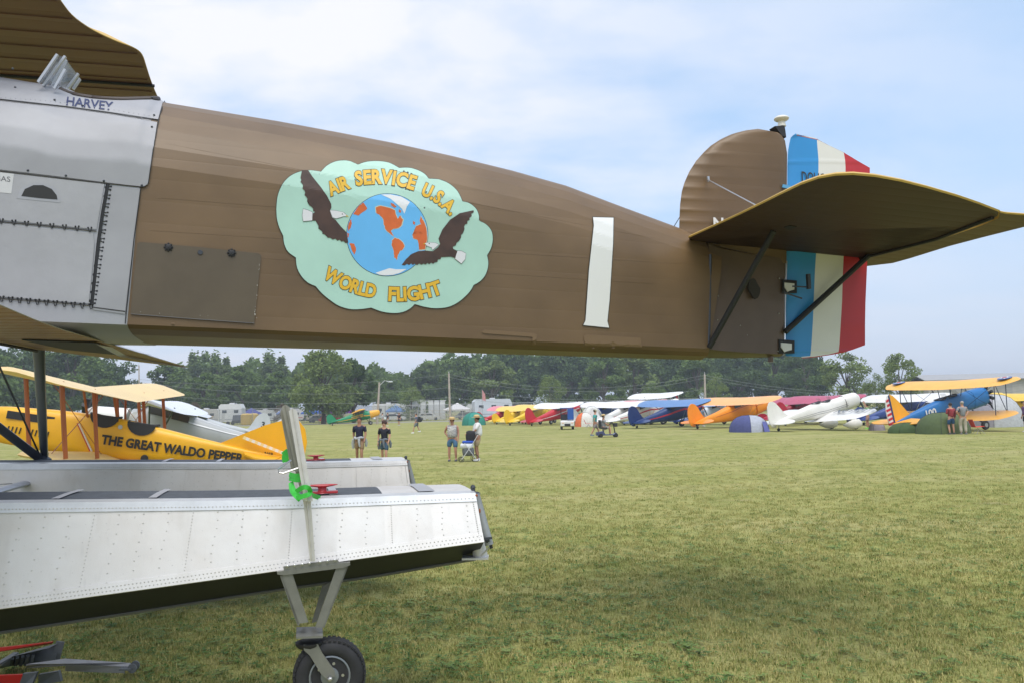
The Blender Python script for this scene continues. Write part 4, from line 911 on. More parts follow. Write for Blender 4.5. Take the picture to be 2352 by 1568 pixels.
tyre = MB(); prof = [(-.045, .118), (-.058, .135), (-.062, .160), (-.055, .188), (-.040, .205), (-.015, .213), (.015, .213), (.040, .205), (.055, .188), (.062, .160), (.058, .135), (.045, .118)]
tyre.lathe(hub, NCn, prof, 40)
for k in range(44):
    a = k / 44 * 6.2832; d = A0 * math.cos(a) + V((0, 0, 1)) * math.sin(a); t_ = NCn.cross(d)
    for sg in (-1, 1): tyre.box(hub + d * .204 + NCn * (.047 * sg), (.010, .018, .018), Matrix((d, t_, NCn)).transposed())
wheel = tyre.build('castor_wheel', mat('tyre_rubber', (.022, .022, .024), .75, var=.2, scale=20), plane, True, 35, world=True)
s_ = MB(); s_.lathe(hub, NCn, [(-.03, .118), (.052, .120), (.054, .112), (.040, .104), (.034, .06), (.05, .05), (.055, .02), (.07, .018), (.075, .0)], 28); s_.build('wheel_rim', mat('wheel_rim_grey', (.22, .24, .26), .35, .4), wheel, True, 35, world=True)
s_ = MB()
for k in range(5): a = k * 1.2566; s_.lathe(hub + (A0 * math.cos(a) + V((0, 0, 1)) * math.sin(a)) * .075 + NCn * .036, NCn, [(0, .010), (.012, .009)], 6)
s_.lathe(hub + NCn * .088, NCn, [(0, .014), (.016, .013), (.02, .006)], 6); s_.build('wheel_nut', chrome, wheel, world=True)
beamw = mat('beam_white_worn', (.60, .58, .55), .5, .1, var=.08, scale=14); beamg = mat('beam_grey_worn', (.30, .29, .25), .5, .15, var=.12, scale=10)
def beam(name, A_, B_, offs, wpx, m, parent, th=.05):
    (x0, y0), (x1, y1) = A_, B_; o0, o1 = offs; s = MB()
    prof = [(-1, 0), (-.25, 0), (-.12, .012), (.0, .012), (.08, .0), (1, 0)]
    a = [gp(x0 + wpx[0] * u, y0 + (6 if abs(u) == 1 else 0), o0 + d) for u, d in prof]; b_ = [gp(x1 + wpx[1] * u, y1, o1 + d) for u, d in prof]
    s.prism(a[:1] + a[1:] , W0 * th)
    s = MB(); k = len(a); vs = a + b_ + [p + W0 * th * .35 for p in a] + [p + W0 * th * .35 for p in b_]; fs = []
    for i in range(k - 1): fs += [(i, i + 1, k + i + 1, k + i), (2 * k + i, 3 * k + i, 3 * k + i + 1, 2 * k + i + 1), (i, 2 * k + i, 2 * k + i + 1, i + 1), (k + i, k + i + 1, 3 * k + i + 1, 3 * k + i)]
    fs += [(0, k, 3 * k, 2 * k), (k - 1, 3 * k - 1, 4 * k - 1, 2 * k - 1)]; s.add(vs, fs)
    return s.build(name, m, parent, world=True)
beam('upright_beam', (673, 937), (709, 1150), (.62, .62), (9.5, 10), beamw, plane)
beam('upright_beam', (705, 1140), (718, 1288), (.60, .556), (9, 6), beamw, plane)
beam('rear_beam', (656, 928), (688, 1082), (.50, .48), (9, 8.5), beamg, plane)
beam('rear_beam', (650, 938), (676, 1080), (.44, .42), (7, 7), beamg, plane)
beam('rear_beam', (685, 1064), (700, 1130), (.46, .44), (10, 9), beamg, plane)
s_ = MB(); s_.tube([gp(690, 1072, .6), gp(650, 1086, .62), (gp(641, 1084, .62)), gp(638, 1076, .62), gp(668, 1056, .55)], .006, 6); s_.build('pin', chrome, plane, True, world=True)
grn = mat('green_webbing', (.05, .52, .06), .55, var=.12, scale=25)
def webbing(pts, w_, mb):
    P_ = [gp(*p) for p in catmull(pts, 5)]
    rr = []
    for i, p in enumerate(P_):
        d = (P_[min(i + 1, len(P_) - 1)] - P_[max(0, i - 1)]).normalized(); n_ = d.cross(NCn); n_ = n_.normalized() if n_.length > .05 else V((0, 0, 1))
        rr.append([p - n_ * w_, p + n_ * w_, p + n_ * w_ + NCn * .004, p - n_ * w_ + NCn * .004])
    mb.loft(rr)
strap = MB()
for pts in ([(664, 1088, .50), (680, 1092, .56), (695, 1090, .56)], [(664, 1097, .50), (680, 1101, .56), (697, 1099, .56)], [(668, 1106, .51), (674, 1122, .56), (684, 1136, .60), (696, 1141, .64)],
            [(680, 1128, .62), (696, 1118, .65), (709, 1120, .65), (713, 1130, .62)], [(681, 1143, .64), (697, 1138, .65), (709, 1134, .65), (714, 1128, .62)], [(668, 1108, .52), (671, 1126, .56), (682, 1140, .62), (690, 1147, .62)], [(710, 1132, .5), (722, 1138, .42), (735, 1142, .35)]): webbing(pts, .0135, strap)
tag(strap.build('ratchet_strap', grn, None, True), 'bright green webbing strap knotted round the upright beams on the near float', 'strap')
strap = MB()
for pts in ([(652, 1034, .40), (656, 1040, .40), (655, 1050, .4), (657, 1060, .4)],): webbing(pts, .02, strap)
tag(strap.build('ratchet_strap', grn, None, True), 'short green strap showing left of the upright beams above the far float', 'strap')
# loose cords on the deck
for nm, pts in (('cord', [(60, 1150), (80, 1146), (96, 1141), (92, 1139)]), ('cord', [(596, 1149), (600, 1141), (610, 1146), (625, 1146)])):
    pass
# ---------------------------------------------------------------- red tow dolly in the grass
dr = mat('dolly_red', (.58, .022, .015), .45, var=.15, scale=6); dg = mat('dolly_grey', (.16, .17, .18), .5, .3, var=.15, scale=9)
dl = thing('tow_dolly', 'red and grey tow dolly lying in the grass at bottom left', 'dolly', gnd(60, 1540))
def gz(px, py, z):
    d = ray(px, py); return CAM + d * ((z - EYE) / d.z)
s_ = MB(); s_.prism([gz(-60, 1493, .17), gz(-60, 1505, .13), gz(118, 1478, .17), gz(120, 1473, .20)], V((0, .02, 0))); s_.build('rear_rail', dr, dl, world=True)
s_ = MB(); s_.bar(gz(-40, 1545, .10), gz(38, 1498, .17), .05, .012); s_.build('brace', dg, dl, world=True)
s_ = MB(); s_.prism([gz(0, 1528, .16), gz(28, 1506, .17), (gz(112, 1487, .19)), gz(136, 1475, .20), gz(126, 1519, .06), gz(24, 1528, .05), gz(0, 1535, .05)], V((0, .014, 0)))
for k in range(5): s_.bar(gz(28 + k * 12, 1510 - k * 2, .15), gz(23 + k * 12, 1526, .06), .022)
s_.bar(gz(139, 1472, .21), gz(126, 1520, .05), .02, .06); s_.build('cradle', dg, dl, world=True)
s_ = MB(); s_.prism([gz(-60, 1552, .14), gz(52, 1548, .14), gz(38, 1586, .02), gz(-60, 1590, .02)], V((0, .02, 0))); s_.build('front_rail', dr, dl, world=True)
s_ = MB(); s_.prism([gz(52, 1546, .145), gz(84, 1543, .145), gz(66, 1590, .01), gz(38, 1590, .01)], V((0, .03, 0))); s_.prism([gz(88, 1548, .13), gz(134, 1540, .14), gz(140, 1564, .06), gz(88, 1572, .04)], V((0, .03, 0))); s_.build('end_cap', dg, dl, world=True)
for p in ((61, 1554), (55, 1574)): s_ = MB(); s_.ball(gz(p[0], p[1], .10), .009, 6); s_.build('bolt', chrome, dl, world=True)
s_ = MB(); a = gz(100, 1530, .10); b_ = gz(288, 1528, .12); s_.prism([gz(60, 1524, .12), gz(150, 1511, .14), gz(300, 1521, .12), gz(294, 1529, .10), gz(150, 1524, .10), gz(60, 1530, .08)], V((0, 0, -.012)))
s_.prism([gz(150, 1524, .10), gz(286, 1530, .10), gz(286, 1545, .05), gz(150, 1540, .04)], V((0, .006, 0)))
s_.build('tow_bar', mat('tow_bar_aluminium', (.34, .34, .35), .45, .4, var=.12, scale=8), dl, world=True)
for o_ in (0, .05): s_ = MB(); c = gz(304, 1534 - o_ * 60, .09) + V((0, o_, 0)); s_.lathe(c, V((0, 1, 0)), [(-.006, .034), (.006, .034)], 16); s_.bar(c - V((.09, 0, 0)), c, .012, .06, upv=V((0, 1, 0))); s_.build('coupling_plate', dg, dl, world=True)
# ================================================================ aircraft on the field
dglass = mat('dark_cabin_glass', (.035, .045, .055), .12, spec=.8)
tyre_m = mat('small_tyre', (.025, .025, .027), .8)
hubm = mat('hub_grey', (.35, .35, .36), .4, .3)
PROF = {   # x fraction from tail, bottom z, top z, half width (metres for a 7 m aeroplane)
 'high': [(-.01, .36, .52, .03), (.12, .18, .62, .14), (.30, -.02, .74, .27), (.48, -.22, .93, .40), (.56, -.30, 1.10, .44), (.70, -.35, 1.14, .46), (.745, -.35, .82, .46), (.86, -.30, .70, .42), (.97, -.18, .60, .34), (1.0, -.02, .44, .18)],
 'low': [(-.01, .46, .60, .03), (.12, .30, .78, .16), (.30, .14, .98, .30), (.48, .02, 1.12, .38), (.56, .0, 1.02, .39), (.68, .0, 1.0, .40), (.80, .02, 1.0, .40), (.84, .0, 1.08, .44), (.97, .06, 1.04, .42), (1.0, .25, .85, .30)],
 'bi': [(-.01, .44, .58, .03), (.12, .30, .74, .15), (.30, .14, .92, .27), (.48, .02, 1.08, .36), (.60, -.02, 1.08, .38), (.74, -.02, 1.06, .40), (.80, -.02, 1.05, .42), (.93, -.0, 1.04, .44), (.96, .04, 1.0, .40), (.97, .3, .8, .2)],
 'jenny': [(-.01, .50, .56, .03), (.12, .32, .62, .14), (.30, .12, .74, .25), (.45, .0, .86, .32), (.60, -.08, .95, .35), (.72, -.10, .94, .35), (.80, -.10, .92, .34), (.95, -.05, .84, .30), (.99, .0, .80, .26)]}
def place_tail(px, py): return gnd(px, py)
def airplane(label, px, py, hd, L, kind, cf, cw=None, ct=None, stripe=None, span=9.6, chord=1.85, th=13, spats=False, radial=False, windows=True, strutc=None, fin_h=1.0, group='aircraft parked on the grass', rudder_c=None, cowl_c=None, wheels=True, wz=None, struts=True, bi_gap=1.45, boxy=.75, finshape=None, stab=1.5, dihed=.02, spin=None, lwspan=None, win_c=None, name=None, prop=True, wingtip=.75, canopy=None):
    name = name or {'high': 'high_wing_airplane', 'low': 'low_wing_airplane', 'bi': 'biplane', 'jenny': 'biplane'}[kind]
    root = thing(name, label, 'airplane', gnd(px, py), group=group, rot=(0, -R(th), R(hd)))
    k = L / 7.0; cw = cw or cf; ct = ct or cf; mf, mw, mt = paint(cf), paint(cw), paint(ct)
    st = [(a * L, b * k, c * k, d * k) for a, b, c, d in PROF[kind]]
    def sec(x): return tuple(lerp([(s[0], s[i]) for s in st], x) for i in (1, 2, 3))
    def ring(x, n=14, grow_=0):
        b, t, h = sec(x); zc = (b + t) / 2; hz = (t - b) / 2 + grow_; h += grow_; o = []
        for j in range(n):
            a = 2 * math.pi * j / n + math.pi / n; c, s_ = math.cos(a), math.sin(a)
            o.append(V((x, h * math.copysign(abs(c) ** boxy, c), zc + hz * math.copysign(abs(s_) ** boxy, s_))))
        return o
    xs = []
    for a, b in zip(st, st[1:]): xs += [a[0] + (b[0] - a[0]) * i / 3 for i in range(3)]
    xs.append(st[-1][0])
    nose = L * (.80 if cowl_c or radial else 2)
    fb = MB(); fb.loft([ring(x) for x in xs if x <= nose + .01] or []); fus_ = fb.build('fuselage', mf, root, True, 50)
    if nose < L:
        c = MB(); c.loft([ring(x, 18, .015) for x in [nose] + [x for x in xs if x > nose + .01]]); c.build('engine_cowling', paint(cowl_c or cf, .3), root, True, 50)
    def wing_(nm, xle, z, span_, chord_, m, dih=0, cut=0, par=root, sidey=0):
        af = [(0, .0), (-.05, .055), (-.2, .095), (-.42, .095), (-.7, .055), (-1, 0), (-.7, -.012), (-.35, -.022), (-.06, -.028)]
        ys = [-1, -.985, -.95, -.88, -.7, -.35, -cut, cut, .35, .7, .88, .95, .985, 1] if cut else [-1, -.985, -.95, -.88, -.7, -.35, 0, .35, .7, .88, .95, .985, 1]
        rg = []
        for y in ys:
            if sidey and y * sidey < 0: continue
            a = abs(y); e = 1 - (max(0, a - wingtip) / (1 - wingtip)) ** 2.6 * .86; c = chord_ * e; off = (chord_ - c) * .45
            rg.append([V((xle - off + px_ * c, y * span_ / 2, z + a * span_ / 2 * dih + pz * c * (1 if a < .97 else .5) + px_ * c * .085)) for px_, pz in af])
        w = MB(); w.loft(rg); return w.build(nm, m, par, True, 50)
    z_top = sec(.64 * L)[1]
    xw = .705 * L
    smt = paint(strutc, .4) if strutc else mw
    def strutbar(a, b, w_=.07):
        s = MB(); s.tube([a, b], w_ / 2, 6, flat=.5, ref=V((0, 1, .01))); s.build('wing_strut', smt, root)
    if kind == 'high':
        z = z_top + .0 if wz is None else wz; wing_('wing', xw, z - .03, span, chord, mw, dihed)
        if struts:
            for s_ in (-1, 1):
                for q in (.2, .7): strutbar(V((xw - .25 - q * .5, s_ * sec(.65 * L)[2] * .9, sec(.65 * L)[0] + .05)), V((xw - chord * q - .05, s_ * span * .27, z + span * .27 * dihed - .03)))
    elif kind == 'low':
        zb = sec(.6 * L)[0]; wing_('wing', xw - .1, zb + .08, span, chord, mw, .055)
    else:
        z = (z_top + .62 * k) if wz is None else wz; wing_('upper_wing', xw + .12 * k, z, span, chord, mw, dihed)
        ls = lwspan or span * .94; zb = sec(.6 * L)[0] + .04; xl = xw - .25 * k
        for s_ in (-1, 1): wing_('lower_wing', xl, zb, ls, chord, mw, dihed, sidey=s_)
        for s_ in (-1, 1):
            bays = (.36,) if kind == 'bi' else (.18, .36)
            for b_ in bays:
                y = s_ * span * b_
                for q in (.12, .66): strutbar(V((xl - chord * q, y, zb + abs(y) * dihed + .03)), V((xw + .12 * k - chord * q, y, z + abs(y) * dihed)), .075 if kind == 'bi' else .11)
                if kind == 'bi': strutbar(V((xl - chord * .12, y, zb)), V((xw + .12 * k - chord * .66, y, z + abs(y) * dihed)), .06)
            for q in (.12, .66): strutbar(V((xw - .05 - chord * q, s_ * sec(.65 * L)[2] * .85, z_top - .1)), V((xw + .12 * k - chord * q, s_ * .55, z)), .07)
            wi = MB()
            for b_ in (bays + (0,)) if False else ():
                pass
            y1 = span * bays[-1]; wi.tube([V((xl - chord * .4, s_ * .4, zb)), V((xw - chord * .4, s_ * y1, z + y1 * dihed))], .012, 4); wi.tube([V((xw - chord * .4, s_ * .5, z)), V((xl - chord * .4, s_ * y1, zb + y1 * dihed))], .012, 4); wi.build('rigging_wire', smt, root)
    # tail surfaces
    zt = st[0][2]; fh = fin_h * k
    fs_ = finshape or [(1.2, 0), (.80, .22), (.62, .55), (.48, .86), (.28, 1.08), (.08, 1.16), (-.04, 1.17)]
    rs_ = [(-.04, 1.17), (-.2, 1.12), (-.36, .98), (-.48, .74), (-.53, .45), (-.52, .15), (-.42, -.10), (-.22, -.26), (-.02, -.26)]
    if finshape: rs_ = [(-.04, finshape[-1][1]), (-.2, finshape[-1][1] * .95), (-.38, finshape[-1][1] * .78), (-.48, .5), (-.48, .15), (-.36, -.12), (-.2, -.26), (-.02, -.24)]
    pl = [V((x * k, -.035, zt - .05 + z_ * fh)) for x, z_ in fs_] + [V((-.03 * k, -.035, zt - .05))]
    f = MB(); f.prism(pl, V((0, .07, 0))); fn_ = f.build('fin', mt, root)
    pl = [V((x * k, -.03, zt - .05 + z_ * (fh if z_ > 0 else k))) for x, z_ in rs_]
    f = MB(); f.prism(pl, V((0, .06, 0))); rd_ = f.build('rudder', paint(rudder_c) if rudder_c else mt, root)
    for s_ in (-1, 1):
        pl = [V((x * k, s_ * y * k, (zt - .06))) for x, y in ((1.0, .05), (.86, .5 * stab), (.62, .82 * stab), (.35, .97 * stab), (.1, stab))]
        q = MB(); q.prism(pl + [V((.1 * k, s_ * .05, zt - .06))], V((0, 0, .05))); q.build('tailplane', mt, root)
        pl = [V((x * k, s_ * y * k, (zt - .055))) for x, y in ((.08, .05), (.08, stab), (-.12, .95 * stab), (-.34, .72 * stab), (-.38, .4 * stab), (-.32, .1))]
        q = MB(); q.prism(pl, V((0, 0, .04))); q.build('elevator', mt, root)
    # wheels
    if wheels:
        tw = MB(); tw.lathe((.12, 0, .1 * k), (0, 1, 0), [(-.05, .03), (-.04, .1), (.04, .1), (.05, .03)], 12); tw.build('tail_wheel', tyre_m, root)
        tw = MB(); tw.bar((.12, 0, .1 * k), (.25, 0, st[1][1] + .1), .04); tw.build('tail_spring', hubm, root)
        xm = .765 * L
        for s_ in (-1, 1):
            r = .27 * k; gz_ = -xm * math.tan(R(th)); c = V((xm, s_ * (1.15 if spats else .92) * k, gz_ + r / math.cos(R(th)) * .98))
            if spats:
                q = MB(); q.loft([[c + V((x, .17 * k * h * math.cos(a), z0 + .05 + r * 1.25 * h * math.sin(a))) for a in [i * .7854 for i in range(8)]] for x, h, z0 in ((-1.0 * k, .12, .22), (-.5 * k, .72, .10), (-.05, 1, .03), (.4 * k, .85, .02), (.58 * k, .25, .0))])
                q.loft([[c + V((x0, y0, 0)) for x0, y0 in ((-.25, -.05), (.2, -.05), (.2, .05), (-.25, .05))], [c + V((x0 + .05, y0 - s_ * .15 * k, sec(xm)[0] + .15 - c.z)) for x0, y0 in ((-.25, -.05), (.2, -.05), (.2, .05), (-.25, .05))]]); q.build('wheel_fairing', mf, root, True, 50)
            q = MB(); q.lathe(c, (0, 1, 0), [(-.08 * k, .12 * k), (-.07 * k, r * .9), (0, r), (.07 * k, r * .9), (.08 * k, .12 * k)], 18); w_ = q.build('main_wheel', tyre_m, root, True, 40)
            q = MB(); q.lathe(c, (0, 1, 0), [(-.09 * k, .02), (-.085 * k, .12 * k), (.085 * k, .12 * k), (.09 * k, .02)], 12); q.build('hub', hubm, w_)
            if not spats:
                q = MB(); q.bar(c, V((xm, s_ * sec(xm)[2] * .7, sec(xm)[0] + .05)), .06); q.bar(c, V((xm - .45, s_ * sec(xm)[2] * .7, sec(xm)[0] + .05)), .05); q.build('landing_gear_leg', smt if strutc else mf, root)
    # nose
    xn = st[-1][0]; b, t, h = sec(xn); zc = (b + t) / 2
    if radial:
        q = MB()
        for i in range(9):
            a = i * .698; d = V((0, math.cos(a), math.sin(a))); q.tube([V((xn + .02, 0, zc)) + d * .10, V((xn + .02, 0, zc)) + d * .62 * k], [.09, .11], 7)
        q.build('radial_engine', blackm, root)
    if prop:
        q = MB()
        for s_ in (-1, 1):
            d = V((0, .35 * s_, .94 * s_)); q.prism([V((xn + .12, 0, zc)) + d * a + V((0, c_, 0)) for a, c_ in ((.05, -.04), (.5, -.09), (1.0, -.03), (1.0, .03), (.5, .08), (.05, .04))], V((.03, 0, 0)))
        q.lathe((xn, 0, zc), (1, 0, 0), [(0, .13), (.14, .11), (.22, .02)], 12); q.build('propeller', paint(spin, .3) if spin else metal_dark, root, True)
    # glazing
    wn = paint(win_c) if win_c else dglass
    if kind == 'high' and windows:
        for s_ in (-1, 1):
            for x0, x1 in ((.50, .585), (.595, .70)):
                y0 = sec(x0 * L)[2] + .012; y1 = sec(x1 * L)[2] + .012; q = MB()
                z0 = lambda x: lerp([(.5, sec(.5 * L)[1] * .68), (.7, z_top * .66)], x); z1 = lambda x: lerp([(.5, sec(.5 * L)[1] - .10), (.56, z_top - .12), (.7, z_top - .10)], x)
                q.prism([V((x0 * L, s_ * y0, z0(x0))), V((x1 * L, s_ * y1, z0(x1))), V((x1 * L, s_ * y1, z1(x1))), V((x0 * L, s_ * y0, z1(x0)))], V((0, -s_ * .02, 0))); q.build('window', wn, root)
        q = MB(); a0, a1 = .705 * L, .76 * L; q.add([V((a0, -.36 * k, z_top)), V((a0, .36 * k, z_top)), V((a1, .40 * k, sec(a1)[1] + .02)), V((a1, -.40 * k, sec(a1)[1] + .02))], [(0, 1, 2, 3)]); q.build('windscreen', dglass, root)
    if kind in ('bi', 'low', 'jenny'):
        for xf in ((.50, .62) if kind != 'jenny' else (.50, .63)):
            x = xf * L; zt_ = sec(x)[1]; q = MB(); rim = [V((x + .36 * k * math.cos(a), .27 * k * math.sin(a), zt_ + .02 - .55 * (.27 * k * math.sin(a)) ** 2)) for a in [i * .524 for i in range(12)]]
            q.tube(rim + [rim[0]], .035, 6); q.add(rim, [tuple(range(12))]); q.build('cockpit', blackm, root)
            q = MB(); q.add([V((x + .4 * k, -.24 * k, zt_)), V((x + .4 * k, .24 * k, zt_)), V((x + .25 * k, .18 * k, zt_ + .26 * k)), V((x + .25 * k, -.18 * k, zt_ + .26 * k))], [(0, 1, 2, 3)]); q.build('windscreen', glass, root)
    # stripes follow the side of the fuselage
    for (c_, x0, x1, za, zb_, wd_) in (stripe or []):
        q = MB()
        for s_ in (-1, 1):
            vs = []; n = 16
            for i in range(n + 1):
                x = (x0 + (x1 - x0) * i / n) * L; b, t, h = sec(x); zf = za + (zb_ - za) * i / n; w_ = wd_ * (1 if callable(wd_) is False else 1)
                for e in (-.5, .5):
                    f_ = max(-.98, min(.98, (zf + e * w_) * 2 - 1)); zz = (b + t) / 2 + f_ * (t - b) / 2
                    yy = h * (max(0, 1 - abs(f_) ** (2 / boxy))) ** (boxy / 2); vs.append(V((x, s_ * (yy + .014), zz)))
            q.add(vs, [(2 * i, 2 * i + 1, 2 * i + 3, 2 * i + 2) for i in range(n)])
        q.build('stripe', paint(c_), fus_)
    root['sec_'] = 0; del root['sec_']
    return root, sec, k, st
def on_side(root, sec, s, x, z, h, mt, sgn, wfac=None, bold=.02, parent=None, name='lettering'):
    y = sec(x)[2]; xd = V((1, 0, 0)) * (-sgn if sgn > 0 else 1)
    return word_on(name, s, V((x, sgn * (y + .02), z)), V((-1, 0, 0)) if sgn > 0 else V((1, 0, 0)), V((0, 0, 1)), h, parent or root, mt, bold, wfac)
WHT = (.74, .73, .70); YEL = (.78, .40, .008); YL2 = (.80, .52, .02); REDc = (.52, .02, .03); ORG = (.85, .27, .005); NVY = (.010, .035, .14); CREAM = (.78, .55, .22); SILV = (.45, .47, .48)
# -- yellow biplane at left with the long lettering
LJ = 8.4
jn, js, jk, jst = airplane('yellow open cockpit biplane with brown wooden struts and long black lettering on its side', 645, 1100, 188.5, LJ, 'jenny', YEL, CREAM, YEL, span=12.6, chord=1.55, strutc=(.36, .095, .015), boxy=.42, th=10, dihed=.055, bi_gap=1.5, stab=1.55, lwspan=10.5, wz=1.80, finshape=[(1.9, 0), (1.2, .42), (.6, .78), (.1, 1.0), (-.04, 1.05)], wingtip=.9)
blk = mat('black_lettering', (.015, .015, .015), .5)
q = word_on('side_lettering', 'THE GREAT WALDO PEPPER', V((3.15, js(3.15)[2] + .05, .36)), V((-1, -.052, .0)).normalized(), V((0, 0, 1)), .255, jn, blk, .045, width=4.0)
q = word_on('tail_lettering', 'N69', V((.48, .06, .66)), V((-1, 0, 0)), V((0, 0, 1)), .10, jn, blk, .03)
q = MB(); a = V((5.85, js(5.85)[2] + .05, .84)); b_ = V((5.35, js(5.35)[2] + .05, .10)); q.bar(a, b_, .02, .09, upv=V((0, 1, 0))); q.build('side_bar_white', paint(WHT), jn)
q = MB(); q.bar(a + V((.05, .01, 0)), b_ + V((.05, .01, 0)), .02, .03, upv=V((0, 1, 0))); q.build('side_bar_red', paint(REDc), jn)
q = MB(); q.lathe((4.72, js(4.72)[2] + .03, .90), (0, 1, 0), [(0, .065), (.01, .06)], 14); q.build('badge', paint(SILV), jn)
q = MB(); q.lathe((3.9, js(3.9)[2] + .015, .10), (0, 1, 0), [(0, .11), (.012, .10)], 14); q.build('inspection_hole', blackm, jn)
for i in range(9):
    q = MB(); x = 7.75 - (i % 9) * .11 - (.22 if i > 3 else 0); q.bar((x, js(x)[2] + .012, .30), (x - .02, js(x)[2] + .012, .48), .02, .03); q.build('louvre', blackm, jn)
q = MB(); q.box((7.2, 0, .80), (1.3, .80, .22)); q.build('radiator_opening', blackm, jn)
# control lock: white and yellow chequered bar across the rudder
q = MB(); q2 = MB(); a = V((1.28, .20, 1.10)); b_ = V((.02, .20, .80))
for i in range(14): (q if i % 2 else q2).bar(a.lerp(b_, i / 14), a.lerp(b_, (i + 1) / 14), .05, .085)
gl_ = thing('rudder_lock', 'white and yellow chequered bar clamped across the yellow rudder', 'rudder lock', jn.location, rot=tuple(jn.rotation_euler)); q.build('lock_bar', paint(WHT), gl_); q2.build('lock_bar_check', paint((.78, .62, .30)), gl_)
for xc in (.62 * LJ, .495 * LJ):
    q = MB(); t_ = js(xc)[1]; q.prism([V((xc + .40 * math.cos(a), js(xc + .40 * math.cos(a))[2] + .022, t_ + .03 - .36 * math.sin(a))) for a in [i * math.pi / 10 for i in range(11)]], V((0, -.05, .01))); q.build('cockpit_cover', blackm, jn)
# -- grey cabin monoplane behind it
gm_, gs, gk, _ = airplane('grey and white cabin monoplane parked right behind the yellow lettered biplane', 648, 1053, 194, 8.2, 'high', (.38, .39, .39), (.70, .72, .75), (.66, .66, .66), span=11.5, chord=1.9, strutc=(.03, .05, .03), cowl_c=WHT, radial=True, stripe=[((.62, .62, .62), .05, .55, .88, .86, .22)])
c3, cs, ck, cst = airplane('silver monoplane with the number on its fin, beyond the grey cabin monoplane', 596, 1010, 196, 8.0, 'high', SILV, (.62, .64, .66), (.52, .54, .55), span=11, chord=1.7, fin_h=1.15, th=10)
word_on('fin_number', '3', V((-.05, .06, 1.0)), V((-1, 0, 0)), V((0, 0, 1)), .42, c3, blk, .02)
airplane('small yellow and grey monoplane far behind the white wing, left of the trailers', 478, 975, 120, 7, 'high', (.7, .38, .05), (.75, .42, .08), span=9)
airplane('green monoplane with yellow trim standing behind the two walkers', 762, 976.5, 13, 7.3, 'high', (.012, .26, .11), (.85, .42, .03), (.012, .26, .11), stripe=[((.85, .42, .03), .08, .95, .35, .42, .10), ((.85, .42, .03), .42, .66, .72, .66, .34)], cowl_c=(.85, .42, .03), radial=False, strutc=(.05, .05, .03), span=9.5, group='row of parked aircraft at the far side')
# -- the row at right, far to near
G2 = 'row of parked aircraft at the far side'
airplane('red monoplane with pinkish wing at the far left end of the row', 1103, 973, 32, 7, 'high', REDc, (.70, .20, .24), span=7.6, dihed=.035, group=G2)
airplane('yellow monoplane with small round tail, left of the bigger yellow tail', 1140, 974, 42, 6.8, 'high', YL2, (.80, .55, .10), span=7.6, dihed=.035, group=G2, fin_h=.85)
airplane('yellow monoplane with the larger rounded tail and striped windows', 1170, 976.5, 40, 7.2, 'high', YL2, (.80, .55, .10), span=7.6, dihed=.035, group=G2, fin_h=1.15, win_c=(.30, .28, .22))
airplane('yellow monoplane mostly hidden behind the red one with white wings', 1206, 973, 38, 7.2, 'high', YL2, (.80, .62, .25), span=7.6, dihed=.035, group=G2)
rp, rs, rk, _ = airplane('bright red monoplane with white wings and white stripe left of the golf cart', 1220, 977.5, 40, 7.6, 'high', REDc, WHT, REDc, stripe=[(WHT, .15, .95, .42, .50, .07)], span=7.6, dihed=.035, group=G2, fin_h=1.2)
word_on('tail_lettering', 'NC', V((-.15, .05, 1.0)), V((0, 0, -1)), V((-1, 0, 0)), .16, rp, white, .02)
airplane('dark blue monoplane with white wings and belly behind the golf cart', 1322, 975, 34, 7.6, 'high', (.02, .06, .26), WHT, WHT, stripe=[(WHT, .05, .7, .16, .2, .3)], span=7.6, dihed=.035, group=G2)
airplane('white monoplane with round white tail behind the green shirted man', 1368, 977.5, 34, 7.4, 'high', WHT, WHT, WHT, stripe=[(REDc, .1, .9, .42, .5, .06)], span=7.6, dihed=.035, group=G2, fin_h=1.1)
airplane('white monoplane with red side stripe left of the navy tail', 1398, 977.5, 27, 7.6, 'high', WHT, (.75, .32, .32), WHT, stripe=[(REDc, .06, .95, .45, .5, .09)], span=7.6, dihed=.035, group=G2, fin_h=.5)
airplane('white and red biplane behind the navy monoplane', 1432, 975, 24, 7.4, 'bi', WHT, WHT, WHT, stripe=[(REDc, .2, .95, .5, .5, .05)], span=9.5, group=G2, spin=REDc, strutc=WHT, fin_h=.6, wz=2.0)
bp_, bs, bk, _ = airplane('navy blue monoplane with red flash, parked left of the orange one', 1461, 983, 29, 7.7, 'high', NVY, (.10, .22, .45), NVY, stripe=[(REDc, .12, .95, .50, .56, .10)], span=9.4, chord=1.9, group=G2, fin_h=1.12, th=12)
word_on('tail_lettering', 'NC', V((-.12, .05, 1.15)), V((-1, 0, 0)), V((0, 0, 1)), .13, bp_, paint(REDc), .02)
airplane('blue and white monoplane nose showing between the navy and the orange one', 1560, 977, 22, 7.4, 'high', (.55, .60, .66), (.35, .50, .72), (.02, .05, .2), span=10, group=G2, fin_h=.6)
op, os_, ok_, _ = airplane('bright orange monoplane with rounded tail, left of the blue dome tent', 1600, 985, 29, 7.9, 'high', ORG, (.85, .42, .14), ORG, stripe=[((.45, .08, .01), .25, .95, .62, .70, .035)], span=9.4, chord=1.95, group=G2, fin_h=1.15, cowl_c=ORG, th=12)  # wing colour is the orange paled, painting in the bright sheen on top
airplane('dark red monoplane with upright tail between the orange and the white one', 1802, 977, 20, 7.6, 'high', (.42, .012, .03), (.45, .06, .12), (.42, .012, .03), span=9.6, group=G2, fin_h=1.2)
airplane('maroon monoplane behind the orange nose, only its wing showing', 1752, 974, 22, 7.4, 'high', (.36, .01, .03), (.42, .06, .12), span=10, group=G2, fin_h=.4)
